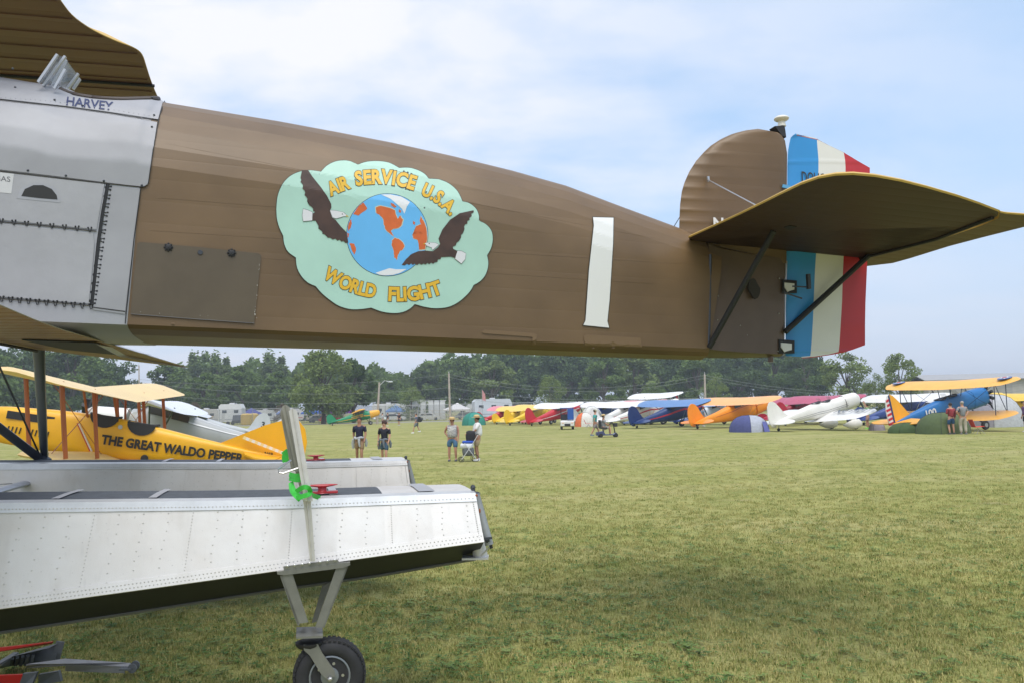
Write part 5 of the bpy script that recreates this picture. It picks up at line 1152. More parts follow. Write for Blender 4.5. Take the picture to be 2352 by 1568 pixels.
wp, wsx, wk, _ = airplane('white low wing monoplane with black pinstripes and wheel fairings', 1786, 990, 20, 7.2, 'low', (.76, .74, .68), WHT, (.76, .74, .68), stripe=[((.02, .02, .02), .12, .83, .40, .46, .018), ((.02, .02, .02), .12, .83, .28, .35, .018)], span=9.4, chord=2.0, spats=True, group=G2, th=12.5, fin_h=1.25, finshape=[(1.35, 0), (.85, .38), (.55, .78), (.32, 1.05), (.12, 1.16), (-.04, 1.18)])
q = MB(); xr = .835 * 7.0; b, t, h = wsx(xr); q.tube([V((xr, (h + .02) * math.cos(a), (b + t) / 2 + ((t - b) / 2 + .02) * math.sin(a))) for a in [i * .3142 for i in range(21)]], .02, 5); q.build('cowl_band', blackm, wp)
word_on('wing_lettering', 'NC14519', V((3.85, -3.0, .45)), V((0, -1, .055)), V((1, 0, .085)), .66, wp, mat('wing_lettering_grey', (.10, .12, .15), .5), .02)
word_on('tail_lettering', 'NC14519', V((-.02, .05, 1.02)), V((-1, 0, 0)), V((0, 0, 1)), .10, wp, blk, .01)
airplane('dark blue monoplane with white wings beyond the white low wing one', 1982, 976, 16, 7.4, 'high', (.03, .06, .22), WHT, (.03, .06, .22), span=9.4, group=G2, fin_h=.8)
airplane('white winged monoplane behind the striped rudder', 2062, 974, 14, 7.2, 'high', (.05, .05, .06), WHT, WHT, span=9.4, group=G2, fin_h=.6)
airplane('yellow monoplane seen through the blue biplane struts', 2118, 968, 14, 7.2, 'high', YL2, YL2, span=9.5, group=G2, fin_h=.6)
airplane('yellow winged monoplane behind the nose of the blue biplane', 2262, 966, 10, 7.0, 'high', YL2, YL2, span=9.0, group=G2, fin_h=.5)
sp, ss, sk, _ = airplane('blue biplane with yellow wings, black radial engine and striped rudder at right', 2062, 992, 20, 7.7, 'bi', (.015, .14, .38), (.85, .44, .07), (.85, .40, .02), span=9.8, chord=1.75, strutc=(.015, .03, .07), radial=True, rudder_c=WHT, group=G2, th=12, fin_h=1.42, wz=1.92, stab=1.75, finshape=[(1.3, 0), (.95, .3), (.5, .78), (.2, 1.04), (-.04, 1.15)])
word_on('side_lettering', '100', V((2.55, -ss(2.55)[2] - .04, .42)), V((1, -.05, 0)), V((0, 0, 1)), .42, sp, white, .03)
# rudder of the blue biplane: dark post and red and white bars
zt = _[0][2]
for sg in (-1, 1):
    q = MB(); q.prism([V((x * sk, sg * .035, zt - .05 + z_ * 1.42 * sk)) for x, z_ in ((-.04, 1.13), (-.15, 1.09), (-.15, -.18), (-.04, -.18))], V((0, sg * .012, 0))); q.build('rudder_band', paint(NVY), sp)
    for i in range(7):
        z0 = -.18 + i * .178; q = MB(); q.prism([V((x * sk, sg * .035, zt - .05 + z_ * 1.42 * sk)) for x, z_ in ((-.155, z0), (-.155, z0 + .09), (-.155 - .32 * (1 if 1 <= i < 5 else .6), z0 + .06), (-.155 - .32 * (1 if 1 <= i < 5 else .6), z0 - .03))], V((0, sg * .010, 0))); q.build('rudder_stripe', paint(REDc), sp)
star = [V((.36 * (1 if i % 2 == 0 else .42) * math.cos(i * .6283), .36 * (1 if i % 2 == 0 else .42) * math.sin(i * .6283), 0)) for i in range(10)]
for sy in (-1, 1):
    c = V((.705 * 7.7 + .12 * sk - .75, sy * 3.95, 1.92 + .155 + 3.95 * .02)); q = MB(); q.lathe(c, (0, 0, 1), [(-.02, .40), (.002, .39)], 20); w_ = q.build('roundel', paint((.05, .10, .30)), sp)
    q = MB(); q.prism([c + V((0, 0, .008)) + p for p in star], V((0, 0, .006))); q.build('star', white, w_)
    q = MB(); q.lathe(c + V((0, 0, .024)), (0, 0, 1), [(0, .13), (.008, .12)], 12); q.build('roundel_centre', paint(REDc), w_)
# ================================================================ people
def skinned(name, pts, edges, m, parent, root=0, sub=1):
    me = bpy.data.meshes.new(name); me.from_pydata([p[:3] for p in pts], edges, []); me.materials.append(m)
    o = bpy.data.objects.new(name, me); col.objects.link(o); o.parent = parent
    sk_ = o.modifiers.new('skin', 'SKIN'); sk_.use_smooth_shade = True; o.modifiers.new('smooth', 'SUBSURF').levels = sub; o.modifiers['smooth'].render_levels = sub
    ly = me.skin_vertices[0].data
    for i, p in enumerate(pts):
        r = p[3]; ly[i].radius = r if isinstance(r, tuple) else (r, r); ly[i].use_root = (i == root)
    return o
skinm = mat('skin', (.50, .27, .18), .6, var=.06); skin2 = mat('skin_tanned', (.36, .18, .11), .6); hairm = mat('hair_dark', (.03, .018, .012), .8); hairl = mat('hair_grey', (.35, .32, .28), .8)
def cloth(c): return mat('cloth_%02d_%02d_%02d' % tuple(int(x * 99) for x in c), c, .85, var=.12, scale=6)
def person(label, p, hd, shirt, pants, h=1.75, pose='stand', arms=('down', 'down'), long_pants=False, hat=None, hair=True, skin=skinm, sleeves=True, shoes=(.5, .5, .5), wide=1.0, tie=None, group=None, hairc=None, shirtm=None, longsl=False):
    root = thing('person', label, 'person', p, R(hd), group)
    s = h / 1.75; root.scale = (s, s, s); f = wide
    # local: x forward, y left, z up
    st_ = {'stand': ((.02, 0), (-.02, 0)), 'walk': ((.30, .08), (-.26, .10)), 'stroll': ((.14, .03), (-.10, .05)), 'sit': None}[pose]
    zs = 0
    if pose == 'sit':
        hip = .52; L_ = [((.40, .56), (.45, .10)), ((.40, .56), (.45, .10))]
    else:
        hip = .92; L_ = []
        for (fx, lift) in st_: L_.append(((fx * .5 + .06 * (fx > 0) + .03, .49 + (.03 if fx < 0 else 0)), (fx, .09 + (lift if fx < 0 else 0))))
    t0 = hip; sh = hip + .52; lean = .03 if pose == 'walk' else 0
    P = [(0, 0, t0, (.15 * f, .125 * f)), (lean * .5, 0, t0 + .14, (.135 * f, .11 * f)), (lean, 0, t0 + .36, (.155 * f, .12 * f)), (lean, 0, sh - .02, (.10, .085)), (lean + .01, 0, sh + .05, .058), (lean + .02, 0, sh + .12, (.078, .090)), (lean + .02, 0, sh + .22, (.082, .095)), (lean + .01, 0, sh + .27, (.05, .06))]
    E_ = [(0, 1), (1, 2), (2, 3), (3, 4), (4, 5), (5, 6), (6, 7)]
    arms_pts = {}
    for k, sd_ in enumerate((1, -1)):
        a = arms[k]; S = (lean, sd_ * .185 * (f * .5 + .5), sh - .03)
        el, wr = {'down': ((-.02, sd_ * .25, sh - .30), (.05, sd_ * .25, sh - .54)), 'swing': ((.04 * (1 if sd_ > 0 else -2), sd_ * .24, sh - .30), (.16 * (1 if sd_ > 0 else -.7), sd_ * .22, sh - .52)),
                  'hip': ((-.12, sd_ * .33, sh - .26), (-.02, sd_ * .20, sh - .44)), 'push': ((.12, sd_ * .22, sh - .27), (.34, sd_ * .14, sh - .36)), 'fold': ((.02, sd_ * .24, sh - .28), (.2, sd_ * .10, sh - .24)),
                  'back': ((-.10, sd_ * .24, sh - .28), (-.14, sd_ * .08, sh - .50)), 'up': ((.08, sd_ * .30, sh + .10), (.18, sd_ * .26, sh + .36))}[a]
        i = len(P); P += [(*S, .062), (*el, .045), (*wr, .030)]; E_ += [(3, i), (i, i + 1), (i + 1, i + 2)]; arms_pts[sd_] = (S, el, wr)
        d = (V(wr) - V(el)).normalized(); q = V(wr) + d * .07; P.append((*q, (.036, .022))); E_.append((i + 2, i + 3)); pi_ = i + 3
        sdv = V((1, 0, 0)); 
        for n_, (off, ln) in enumerate(((-.026, .075), (-.009, .088), (.009, .082), (.026, .066))):
            b_ = q + sdv * off + d * .04; c = b_ + d * ln * .8 + V((0, -sd_ * .012, 0)); j = len(P); P += [(*b_, .009), (*c, .007)]; E_ += [(pi_, j), (j, j + 1)]
        b_ = q + V((.038, 0, 0)) - d * .01; j = len(P); P += [(*b_, .011), (*(b_ + V((.015, 0, 0)) + d * .04), .009)]; E_ += [(pi_, j), (j, j + 1)]
    legs = {}
    for k, sd_ in enumerate((1, -1)):
        (kx, kz), (ax, az) = L_[k]; H = (0, sd_ * .095 * f, hip - .06); K = (kx, sd_ * .105 * f, kz); A = (ax, sd_ * .11 * f, az)
        i = len(P); P += [(*H, .095 * f), (*K, .060), (ax * .6 + kx * .4, sd_ * .11 * f, az * .55 + kz * .45, .058), (*A, .036), (ax + .10, A[1], max(.035, az - .06), (.035, .028)), ]; E_ += [(0, i), (i, i + 1), (i + 1, i + 2), (i + 2, i + 3), (i + 3, i + 4)]; legs[sd_] = (H, K, A)
    skinned('body', P, E_, skin, root)
    # shirt
    sp = [(0, 0, t0 + .0, (.19 * f, .16 * f)), (lean * .5, 0, t0 + .16, (.185 * f, .15 * f)), (lean, 0, t0 + .36, (.195 * f, .150 * f)), (lean, 0, sh + .01, (.125, .10))]; se = [(0, 1), (1, 2), (2, 3)]
    for sd_ in ((1, -1) if sleeves else ()):
        S, el, wr = arms_pts[sd_]; i = len(sp); m_ = V(S).lerp(V(el), .85); sp += [(*S, .082), (*m_, .066)]; se += [(3, i), (i, i + 1)]
        if longsl: sp += [(*(V(el)), .058), (*(V(el).lerp(V(wr), .92)), .042)]; se += [(i + 1, i + 2), (i + 2, i + 3)]
    if not sleeves:
        sp = [(x_, y_, z_, tuple(q * 1.16 for q in r_)) for x_, y_, z_, r_ in sp]
        for sd_ in (1, -1): S = arms_pts[sd_][0]; i = len(sp); sp += [(S[0], S[1] * .85, S[2] + .005, .078)]; se += [(3, i)]
    skinned('shirt', sp, se, shirtm or cloth(shirt), root)
    pp = [(0, 0, hip + .05, (.165 * f, .14 * f)), (0, 0, hip - .02, (.17 * f, .145 * f))]; pe = [(0, 1)]
    for sd_ in (1, -1):
        H, K, A = legs[sd_]; i = len(pp); pp += [(*H, .115 * f), (*(V(H).lerp(V(K), .9)), .098)]; pe += [(1, i), (i, i + 1)]
        if long_pants: pp += [(*K, .088), (*(V(A) + V((0, 0, .02))), .078)]; pe += [(i + 1, i + 2), (i + 2, i + 3)]
    skinned('trousers' if long_pants else 'shorts', pp, pe, cloth(pants), root)
    for sd_ in (1, -1):
        H, K, A = legs[sd_]; q = MB(); z0 = max(0, A[2] - .09)
        q.loft([[V((A[0] + x, A[1] + y * w_, z0 + z_)) for y, z_ in ((-.045, 0), (.045, 0), (.045, hh * .6), (.02, hh), (-.02, hh), (-.045, hh * .6))] for x, w_, hh in ((-.07, .8, .10), (-.02, 1, .11), (.08, 1.05, .075), (.17, .9, .05), (.19, .6, .035))]); q.build('shoe', cloth(shoes), root, True)
    hx, hz = lean + .02, sh + .19
    q = MB(); q.ball((hx + .095, 0, hz - .02), .014, 6, sc=(1, .8, 1.4)); q.ball((hx + .02, .083, hz - .01), .018, 6, sc=(.8, .4, 1.3)); q.ball((hx + .02, -.083, hz - .01), .018, 6, sc=(.8, .4, 1.3)); q.build('nose_and_ears', skin, root, True)
    q = MB(); [q.ball((hx + .082, y, hz + .012), .009, 5) for y in (-.03, .03)]; q.box((hx + .088, 0, hz - .055), (.008, .04, .007)); q.build('eyes_and_mouth', hairm, root)
    if hair: q = MB(); q.ball((hx - .030, 0, hz + .042), .102 if hair != 'big' else .122, 12, sc=(.95, .92, .92)); q.build('hair', hairc or hairm, root, True)
    if hat == 'brim':
        q = MB(); q.lathe((hx, 0, hz + .06), (0, 0, 1), [(.0, .21), (.012, .215), (.02, .125), (.09, .11), (.12, .07), (.125, .0)], 18); q.build('hat', mat('straw_hat', (.60, .44, .20), .8, var=.15, scale=30), root, True)
        q = MB(); q.lathe((hx, 0, hz + .06), (0, 0, 1), [(.02, .127), (.045, .122)], 18); q.build('hat_band', cloth((.12, .05, .03)), root)
    elif hat:
        q = MB(); q.ball((hx - .005, 0, hz + .055), .108, 12, sc=(1, .9, .8)); q.box((hx + .12, 0, hz + .05), (.10, .13, .012)); q.build('cap', cloth(hat), root, True)
    if tie:
        q = MB(); q.tube([(.17 * f * math.cos(a), .18 * f * math.sin(a), hip + .07 + .02 * math.sin(3 * a)) for a in [i * .5236 for i in range(13)]], .045, 7); q.tube([(.20, .02, hip + .05), (.23, .03, hip - .12), (.2, .05, hip - .25)], [.05, .04, .03], 7); q.tube([(.05, -.22, hip + .03), (0, -.25, hip - .15), (-.02, -.24, hip - .32)], [.05, .06, .04], 7); q.tube([(.05, .22, hip + .03), (0, .25, hip - .1), (-.02, .24, hip - .26)], [.05, .06, .04], 7)
        q.build('tied_jumper', cloth(tie), root, True)
    return root
floral = mat('floral_cloth', (.74, .72, .66), .85, c2=(.08, .08, .10), scale=26)
def gy(px, Y): p = at(px, 900, Y); return V((p.x, Y, 0))
person('man in navy polo shirt and khaki shorts with a grey jumper tied round his waist', gy(825, 31.5), 268, (.010, .012, .035), (.30, .20, .11), 1.78, 'stroll', ('swing', 'swing'), skin=skin2, tie=(.42, .44, .46), shoes=(.1, .1, .1))
person('teenager in black shirt with thick dark hair and a dark grey jumper round the waist', gy(882, 31.5), 262, (.008, .009, .018), (.05, .10, .15), 1.63, 'stroll', ('swing', 'down'), hair='big', tie=(.16, .18, .21), shoes=(.3, .3, .3), hairc=mat('hair_brown', (.05, .02, .015), .8))
person('woman in wide straw hat, sleeveless floral top and denim shorts, hand on hip', gnd(1040, 1058), 265, WHT, (.07, .16, .27), 1.66, 'stand', ('down', 'hip'), hat='brim', sleeves=False, wide=1.28, shoes=(.08, .08, .09), shirtm=floral, skin=mat('skin_sunburnt', (.48, .24, .17), .6))
person('man in white shirt and straw hat leaning on a loaded push chair', gnd(1098, 1057), 190, (.76, .75, .74), (.38, .29, .17), 1.72, 'stand', ('push', 'push'), hat='brim', skin=skin2, shoes=(.7, .7, .7), wide=1.1)
person('man in blue grey shirt and shorts with a black backpack, walking left far off', gy(956, 73), 185, (.10, .13, .20), (.15, .17, .19), 1.76, 'walk', ('swing', 'swing'), hat=(.2, .2, .2), shoes=(.7, .7, .7))
q = MB(); p = gy(956, 73) + V((.24, 0, 1.2)); q.box(p, (.22, .32, .48)); q.ball(p + V((.1, 0, -.08)), .16, 8); tag(q.build('backpack', cloth((.02, .02, .02)), None, True), 'black backpack on the man walking left far off', 'backpack')
person('man in sea green shirt and grey shorts walking beside the mobility scooter', gnd(1367, 1003), 8, (.08, .38, .36), (.33, .30, .28), 1.78, 'walk', ('swing', 'swing'), hat=(.35, .33, .22), shoes=(.15, .2, .25))
person('man in dark red long sleeved shirt and blue shorts seen from behind by the tent', gnd(2187, 996.5), 98, (.28, .035, .045), (.02, .07, .16), 1.74, 'stand', ('fold', 'down'), longsl=True, shoes=(.1, .1, .1))
person('man in grey shirt, cap and pale trousers with hands behind his back', gnd(2214, 996.5), 80, (.22, .23, .24), (.45, .40, .32), 1.82, 'stand', ('hip', 'back'), long_pants=True, hat=(.08, .10, .22), shoes=(.2, .2, .2), hair=True, hairc=hairl)
person('person in lime shirt reaching up beside the white cowling', gy(1990, 58), 150, (.35, .75, .22), (.35, .22, .2), 1.72, 'stand', ('up', 'up'), shoes=(.2, .7, .1))
person('man in pale blue shirt and red cap standing behind the orange tail', gy(1612, 74), 20, (.25, .36, .50), (.05, .07, .12), 1.74, 'stand', ('down', 'down'), hat=(.6, .05, .06))
person('distant person in dark clothes standing by the fence left of the white trailers', gy(916, 112), 250, (.05, .03, .04), (.05, .05, .07), 1.75, 'stand')
person('distant person in grey standing under the nose of the green monoplane', gy(878, 108), 200, (.45, .48, .52), (.1, .1, .12), 1.75, 'stand')
person('distant person in black at the nose of the green monoplane, farther right', gy(890, 110), 200, (.03, .03, .04), (.3, .3, .3), 1.75, 'stand')
person('person in dark shirt at the right edge of the picture by the yellow wing', gy(2352, 47), 180, (.12, .06, .16), (.03, .03, .04), 1.75, 'stand')
# ---------------------------------------------------------------- push chair, scooter, golf cart
def wheelbit(parent, c, r, w_, name='wheel', m=tyre_m, rim=hubm):
    q = MB(); q.lathe(c, (0, 1, 0), [(-w_ / 2, r * .7), (-w_ / 2, r * .93), (0, r), (w_ / 2, r * .93), (w_ / 2, r * .7)], 18); a = q.build(name, m, parent, True, 40)
    q = MB(); q.lathe(c, (0, 1, 0), [(-w_ * .4, .01), (-w_ * .35, r * .7), (w_ * .35, r * .7), (w_ * .4, .01)], 14); q.build('rim', rim, a)
def cyc_wheel(parent, c, r):
    q = MB(); q.tube([c + V((r * math.cos(a), 0, r * math.sin(a))) for a in [i * .3927 for i in range(17)]], .013, 6, cap=False)
    for i in range(6): a = i * 1.047; q.tube([c, c + V((r * math.cos(a), 0, r * math.sin(a)))], .003, 3)
    q.build('wheel', tyre_m, parent)
sr = thing('push_chair', 'folding push chair piled with bags in front of the man in white', 'push chair', gnd(1076, 1059), R(190))
for x, y, r in ((.28, .2, .09), (.28, -.2, .09), (-.25, .22, .13), (-.25, -.22, .13)): cyc_wheel(sr, V((x, y, r)), r)
for y in (-.22, .22):
    q = MB(); q.tube([V((.28, y, .1)), V((-.10, y, .62)), V((-.36, y, 1.02))], .013, 6); q.tube([V((-.25, y, .13)), V((.02, y, .50)), V((.16, y, .72))], .013, 6); q.build('frame_side', paint((.6, .6, .62), .3), sr)
q = MB(); q.tube([V((-.36, -.22, 1.02)), V((-.40, 0, 1.04)), V((-.36, .22, 1.02))], .018, 6); q.build('handle', blackm, sr)
def softbox(nm, c, d, m, par=None, lab=None, cat=None, seed=1):
    bm = bmesh.new(); bmesh.ops.create_cube(bm, size=1); bmesh.ops.subdivide_edges(bm, edges=bm.edges[:], cuts=3, use_grid_fill=True); rr = random.Random(seed)
    for v in bm.verts:
        n = v.co.normalized() * .62; v.co = v.co.lerp(n, .42) + V((rr.uniform(-.03, .03),) * 3); v.co = V((v.co.x * d[0], v.co.y * d[1], v.co.z * d[2])) + V(c)
    me = bpy.data.meshes.new(nm); bm.to_mesh(me); bm.free(); me.materials.append(m); me.polygons.foreach_set('use_smooth', [True] * len(me.polygons)); o = bpy.data.objects.new(nm, me); col.objects.link(o)
    if par is not None: o.parent = par
    if lab: tag(o, lab, cat)
    return o
softbox('seat_bag', (.0, 0, .38), (.42, .38, .3), cloth((.12, .13, .14)), sr, seed=2)
c = gnd(1076, 1059)
softbox('rucksack', c + V((.10, 0, .95)), (.34, .32, .42), cloth((.02, .02, .025)), None, 'black rucksack on top of the loaded push chair', 'rucksack', 3)
softbox('bag', c + V((-.05, -.02, .60)), (.46, .36, .20), cloth((.68, .70, .74)), None, 'white bag packed into the push chair below the blue cloth', 'bag', 4)
softbox('folded_cloth', c + V((.0, -.02, .74)), (.42, .34, .12), cloth((.03, .09, .45)), None, 'blue folded cloth packed on the push chair', 'cloth', 5)
scp = gnd(1396, 1003); scb = thing('mobility_scooter', 'dark mobility scooter with a front basket, ridden towards the right', 'mobility scooter', scp, R(5))
for x, y in ((-.48, .24), (-.48, -.24), (.50, .22), (.50, -.22)): wheelbit(scb, V((x, y, .13)), .13, .08, rim=paint(WHT))
q = MB(); q.prism([V((x, -.25, z)) for x, z in ((-.75, .18), (-.72, .34), (-.3, .40), (-.2, .2), (.35, .18), (.5, .30), (.6, .2), (.6, .14), (-.7, .12))], V((0, .5, 0))); q.build('chassis', paint((.06, .07, .16), .3), scb)
q = MB(); q.box((-.28, 0, .60), (.42, .46, .10)); q.box((-.50, 0, .86), (.09, .44, .5)); q.tube([V((-.28, 0, .35)), V((-.28, 0, .56))], .05, 8); q.build('seat', blackm, scb)
q = MB(); q.tube([V((.48, 0, .25)), V((.40, 0, .75)), V((.30, 0, .95))], .035, 8); q.tube([V((.28, -.28, .96)), V((.28, .28, .96))], .018, 6); q.build('tiller', blackm, scb)
q = MB(); q.box((.52, 0, .78), (.20, .34, .24)); q.build('basket', mat('basket_black', (.03, .03, .035), .8), scb)
person('seated rider in grey shirt and wide hat on the mobility scooter', scp + V((-.26, -.02, .12)), 5, (.30, .31, .33), (.35, .32, .28), 1.70, 'sit', ('push', 'push'), hat='brim', shoes=(.2, .2, .2))
gcp = gnd(1303, 985); gc_ = thing('golf_cart', 'white golf cart with dark blue canopy seen from behind', 'golf cart', gcp, R(88))
for x, y in ((-.65, .5), (-.65, -.5), (1.0, .5), (1.0, -.5)): wheelbit(gc_, V((x, y, .22)), .22, .16)
q = MB(); q.prism([V((x, -.58, z)) for x, z in ((-1.0, .35), (-1.0, .68), (-.6, .82), (.3, .80), (.35, .35), (.8, .35), (1.1, .8), (1.35, .7), (1.4, .35), (1.1, .25), (-.8, .25))], V((0, 1.16, 0))); q.build('body', paint(WHT, .3), gc_)
q = MB(); q.box((.0, 0, .92), (.5, 1.0, .14)); q.box((-.25, 0, 1.15), (.12, 1.0, .4)); q.build('seat', paint((.03, .03, .04)), gc_)
q = MB(); [q.bar((x, y, .7), (x * .8, y, 1.85), .035) for x in (-.6, 1.0) for y in (-.52, .52)]; q.build('roof_post', blackm, gc_)
q = MB(); q.loft([[V((x, y, z)) for x, y in ((-.8, -.62), (.95, -.62), (.95, .62), (-.8, .62))] for z in (1.84, 1.92)]); q.build('canopy', paint((.03, .07, .28)), gc_)
q = MB(); q.box((-.78, -.30, 1.35), (.03, .55, .95)); q.build('side_curtain', paint((.02, .09, .36)), gc_)
for y in (-.4, .4): q = MB(); q.box((-1.01, y, .6), (.03, .16, .08)); q.build('tail_lamp', paint((.8, .5, .35)), gc_)
q = MB(); q.box((-1.03, 0, .42), (.04, .5, .22)); q.build('battery_flap', blackm, gc_)
# ---------------------------------------------------------------- tents, chairs
def dome_tent(label, px, py, w_, h_, cols, hd=0, depth=None, group=None):
    t = thing('dome_tent', label, 'tent', gnd(px, py) + V((0, (depth or w_) * .5, 0)), R(hd), group); d_ = depth or w_; n = 6
    def P(u, v):  # u round, v up
        a = u * 2 * math.pi; e = .80; c, s = math.cos(a), math.sin(a); r = math.cos(v * math.pi / 2) ** .8
        return V((w_ / 2 * math.copysign(abs(c) ** e, c) * r, d_ / 2 * math.copysign(abs(s) ** e, s) * r, h_ * math.sin(v * math.pi / 2) ** .9 if v > 0 else 0))
    for k in range(4):
        q = MB(); vs = []; nn = 8
        for j in range(n + 1):
            for i in range(nn + 1): vs.append(P((k + i / nn) / 4 - .125, j / n * .999) * (1 - .02 * math.sin(math.pi * i / nn)))
        q.add(vs, [(j * (nn + 1) + i, j * (nn + 1) + i + 1, (j + 1) * (nn + 1) + i + 1, (j + 1) * (nn + 1) + i) for j in range(n) for i in range(nn)]); q.build('tent_panel', cloth(cols[k % len(cols)]), t, True, 60)
    for k in range(4): q = MB(); q.tube([P((k) / 4 + .125, j / n * .999) * 1.005 for j in range(n + 1)], .010, 5); q.build('tent_pole', blackm, t)
    return t
BT = (.065, .075, .20); GT = (.38, .40, .46)
tn = dome_tent('blue and grey dome tent between the orange and the white monoplane', 1733, 992, 2.5, 1.15, [BT, GT, BT, GT], 35)
q = MB(); q.prism([V((-.15, -1.42, .02)), V((.45, -1.40, .02)), V((.35, -1.18, .70)), V((-.05, -1.18, .72))], V((0, .02, 0))); q.build('door_flap', cloth((.12, .13, .36)), tn)
dome_tent('large moss green dome tent pitched against the blue biplane', 2192, 996, 2.9, 1.2, [(.07, .10, .035), (.085, .115, .04)], 20, 2.4)
dome_tent('low dark green tent under the tail of the blue biplane', 2098, 994, 2.4, .62, [(.045, .08, .02)], 10, 1.4)
dome_tent('small grey shelter behind the orange tailplane at right', 2022, 988, 1.0, .55, [(.25, .22, .25)], 0)
dome_tent('sea green dome tent left of the red monoplane', 1087, 976, 2.9, 1.6, [(.02, .20, .15), (.03, .23, .18)], 20)
dome_tent('orange tent beside the golf cart', 1345, 979, 1.9, 1.4, [(.70, .16, .05), (.65, .62, .56)], 20)
dome_tent('pale grey tent behind the golf cart', 1362, 975, 2.6, 2.0, [(.60, .60, .56)], 0)
dome_tent('big grey tent behind the nose of the blue biplane', 2318, 980, 3.4, 2.2, [(.30, .29, .33), (.42, .43, .44)], 15)
dome_tent('white tent left of the big grey one behind the propeller', 2282, 976, 2.2, 1.8, [(.50, .54, .50)], 15)
dome_tent('lime green tent between the struts of the blue biplane', 2118, 968, 3.0, 2.3, [(.25, .45, .08)], 15)
def camp_chair(label, px, py, c, hd=0):
    t = thing('camp_chair', label, 'chair', gnd(px, py), R(hd)); q = MB(); q.prism([V((-.25, -.22, .36)), V((.25, -.22, .40)), V((.25, .22, .40)), V((-.25, .22, .36))], V((0, 0, .02))); q.build('seat', cloth(c), t)
    q = MB(); q.prism([V((-.25, -.22, .37)), V((-.42, -.24, .80)), V((-.42, .24, .80)), V((-.25, .22, .37))], V((-.02, 0, 0))); q.build('backrest', cloth(c), t)
    for x, y in ((.22, -.2), (.22, .2), (-.2, -.2), (-.2, .2)): q = MB(); q.bar((0, y * .4, .3), (x * 1.1, y * 1.1, 0), .02); q.build('leg', hubm, t)
camp_chair('small red low camp chair standing on the grass left of the big wheel', 2248, 995, (.65, .06, .03))
camp_chair('red camp chair beside the orange tent', 1352, 981, (.60, .04, .05))
# ---------------------------------------------------------------- poles, wires, fence
wood = mat('pole_wood', (.42, .36, .31), .85, var=.15, scale=3, bump=.3, bscale=6); wire = mat('overhead_wire', (.22, .24, .24), .6)
def pole(label, b, t, Y, r=.16, cross=False, lamp=False):
    B = at(b[0], b[1], Y); B.z = 0; T = at(t[0], t[1], Y); p = thing('utility_pole', label, 'pole', B); q = MB(); q.tube([B, T], [r * 1.15, r * .85], 9); q.build('post', wood, p, True, world=True)
    if lamp: q = MB(); q.tube([T - V((0, 0, .5)), T + V((.8, 0, .25)), T + V((1.4, 0, .1))], .05, 6); q.ball(T + V((1.7, 0, .05)), .32, 8, sc=(1.3, .7, .35)); q.build('lamp_arm', paint((.6, .62, .62)), p, world=True); q = MB(); [q.ball(T + V((x, 0, -5.6)), .22, 6) for x in (-.8, .8)]; q.build('floodlight', paint((.65, .67, .68)), p, world=True)
    else: q = MB(); q.tube([T, T + V((0, 0, .35))], .05, 5); q.build('insulator', paint((.5, .5, .5)), p, world=True)
    return T
pA = pole('leaning pole with lamp and floodlights behind the green monoplane', (866, 960), (871.5, 877), 128, .17, lamp=True)
pB = pole('bare wooden pole nearer the middle, above the scaffolding', (1034, 960), (1031, 857), 118, .15)
pC = pole('bare wooden pole between the navy and the orange monoplane', (1620.5, 945), (1618.5, 859), 118, .15)
pD = pole('thin pole standing left of the nearest trees under the yellow wing', (322, 930), (319, 838), 150, .12)
pE = pole('grey pole behind the blue biplane wing at right', (2286, 945), (2284, 872), 120, .12)
def cable(lab, a, b, sag):
    q = MB(); q.tube([a.lerp(b, i / 16) - V((0, 0, sag * 4 * (i / 16) * (1 - i / 16))) for i in range(17)], .017, 4); tag(q.build('overhead_cable', wire), lab, 'cable', 'overhead cables')
L0 = at(-260, 835, 150); Rr_ = at(2420, 880, 110)
cable('upper cable between the two bare wooden poles', pB + V((0, 0, -.1)), pC + V((0, 0, -.1)), 1.9)
cable('second cable just below the upper one between the bare poles', pB + V((0, 0, -.5)), pC + V((0, 0, -.5)), 2.0)
cable('low cable between the two bare wooden poles', at(1034, 911, 118), at(1619, 913, 118), 1.2)
cable('middle cable between the two bare wooden poles', at(1034, 889, 118), at(1619, 892, 118), 1.6)
cable('upper cable running left from the first bare pole', pB + V((0, 0, -.1)), at(300, 868, 135), 1.4)
cable('low cable running left from the first bare pole', at(1034, 911, 118), at(300, 896, 125), 1.4)
cable('upper cable running right from the second bare pole', pC + V((0, 0, -.1)), at(2440, 862, 105), 2.4)
cable('second cable running right from the second bare pole', pC + V((0, 0, -.5)), at(2440, 868, 105), 2.4)
cable('low cable running right from the second bare pole', at(1620, 911, 118), at(2440, 882, 105), 1.6)
cable('second low cable running left from the first bare pole', at(1034, 889, 118), at(300, 874, 125), 1.4)
YFn = 150
fn = thing('chain_link_fence', 'long grey chain link fence in front of the trailers and the wood', 'fence', gy(900, YFn))
fm = bpy.data.materials.new('chain_link_mesh'); fm.use_nodes = True; t = fm.node_tree; b = t.nodes['Principled BSDF']; b.inputs['Base Color'].default_value = (.20, .21, .21, 1); b.inputs['Roughness'].default_value = .6
tc = N('ShaderNodeTexCoord', t); ck = N('ShaderNodeTexChecker', t); ck.inputs['Scale'].default_value = 26; mp = N('ShaderNodeMapping', t); mp.inputs['Rotation'].default_value = (0, R(45), 0); t.links.new(tc.outputs['Object'], mp.inputs[0]); t.links.new(mp.outputs[0], ck.inputs[0])
mr = N('ShaderNodeMapRange', t); mr.inputs[3].default_value = .05; mr.inputs[4].default_value = .55; t.links.new(ck.outputs[1], mr.inputs[0]); t.links.new(mr.outputs[0], b.inputs['Alpha'])
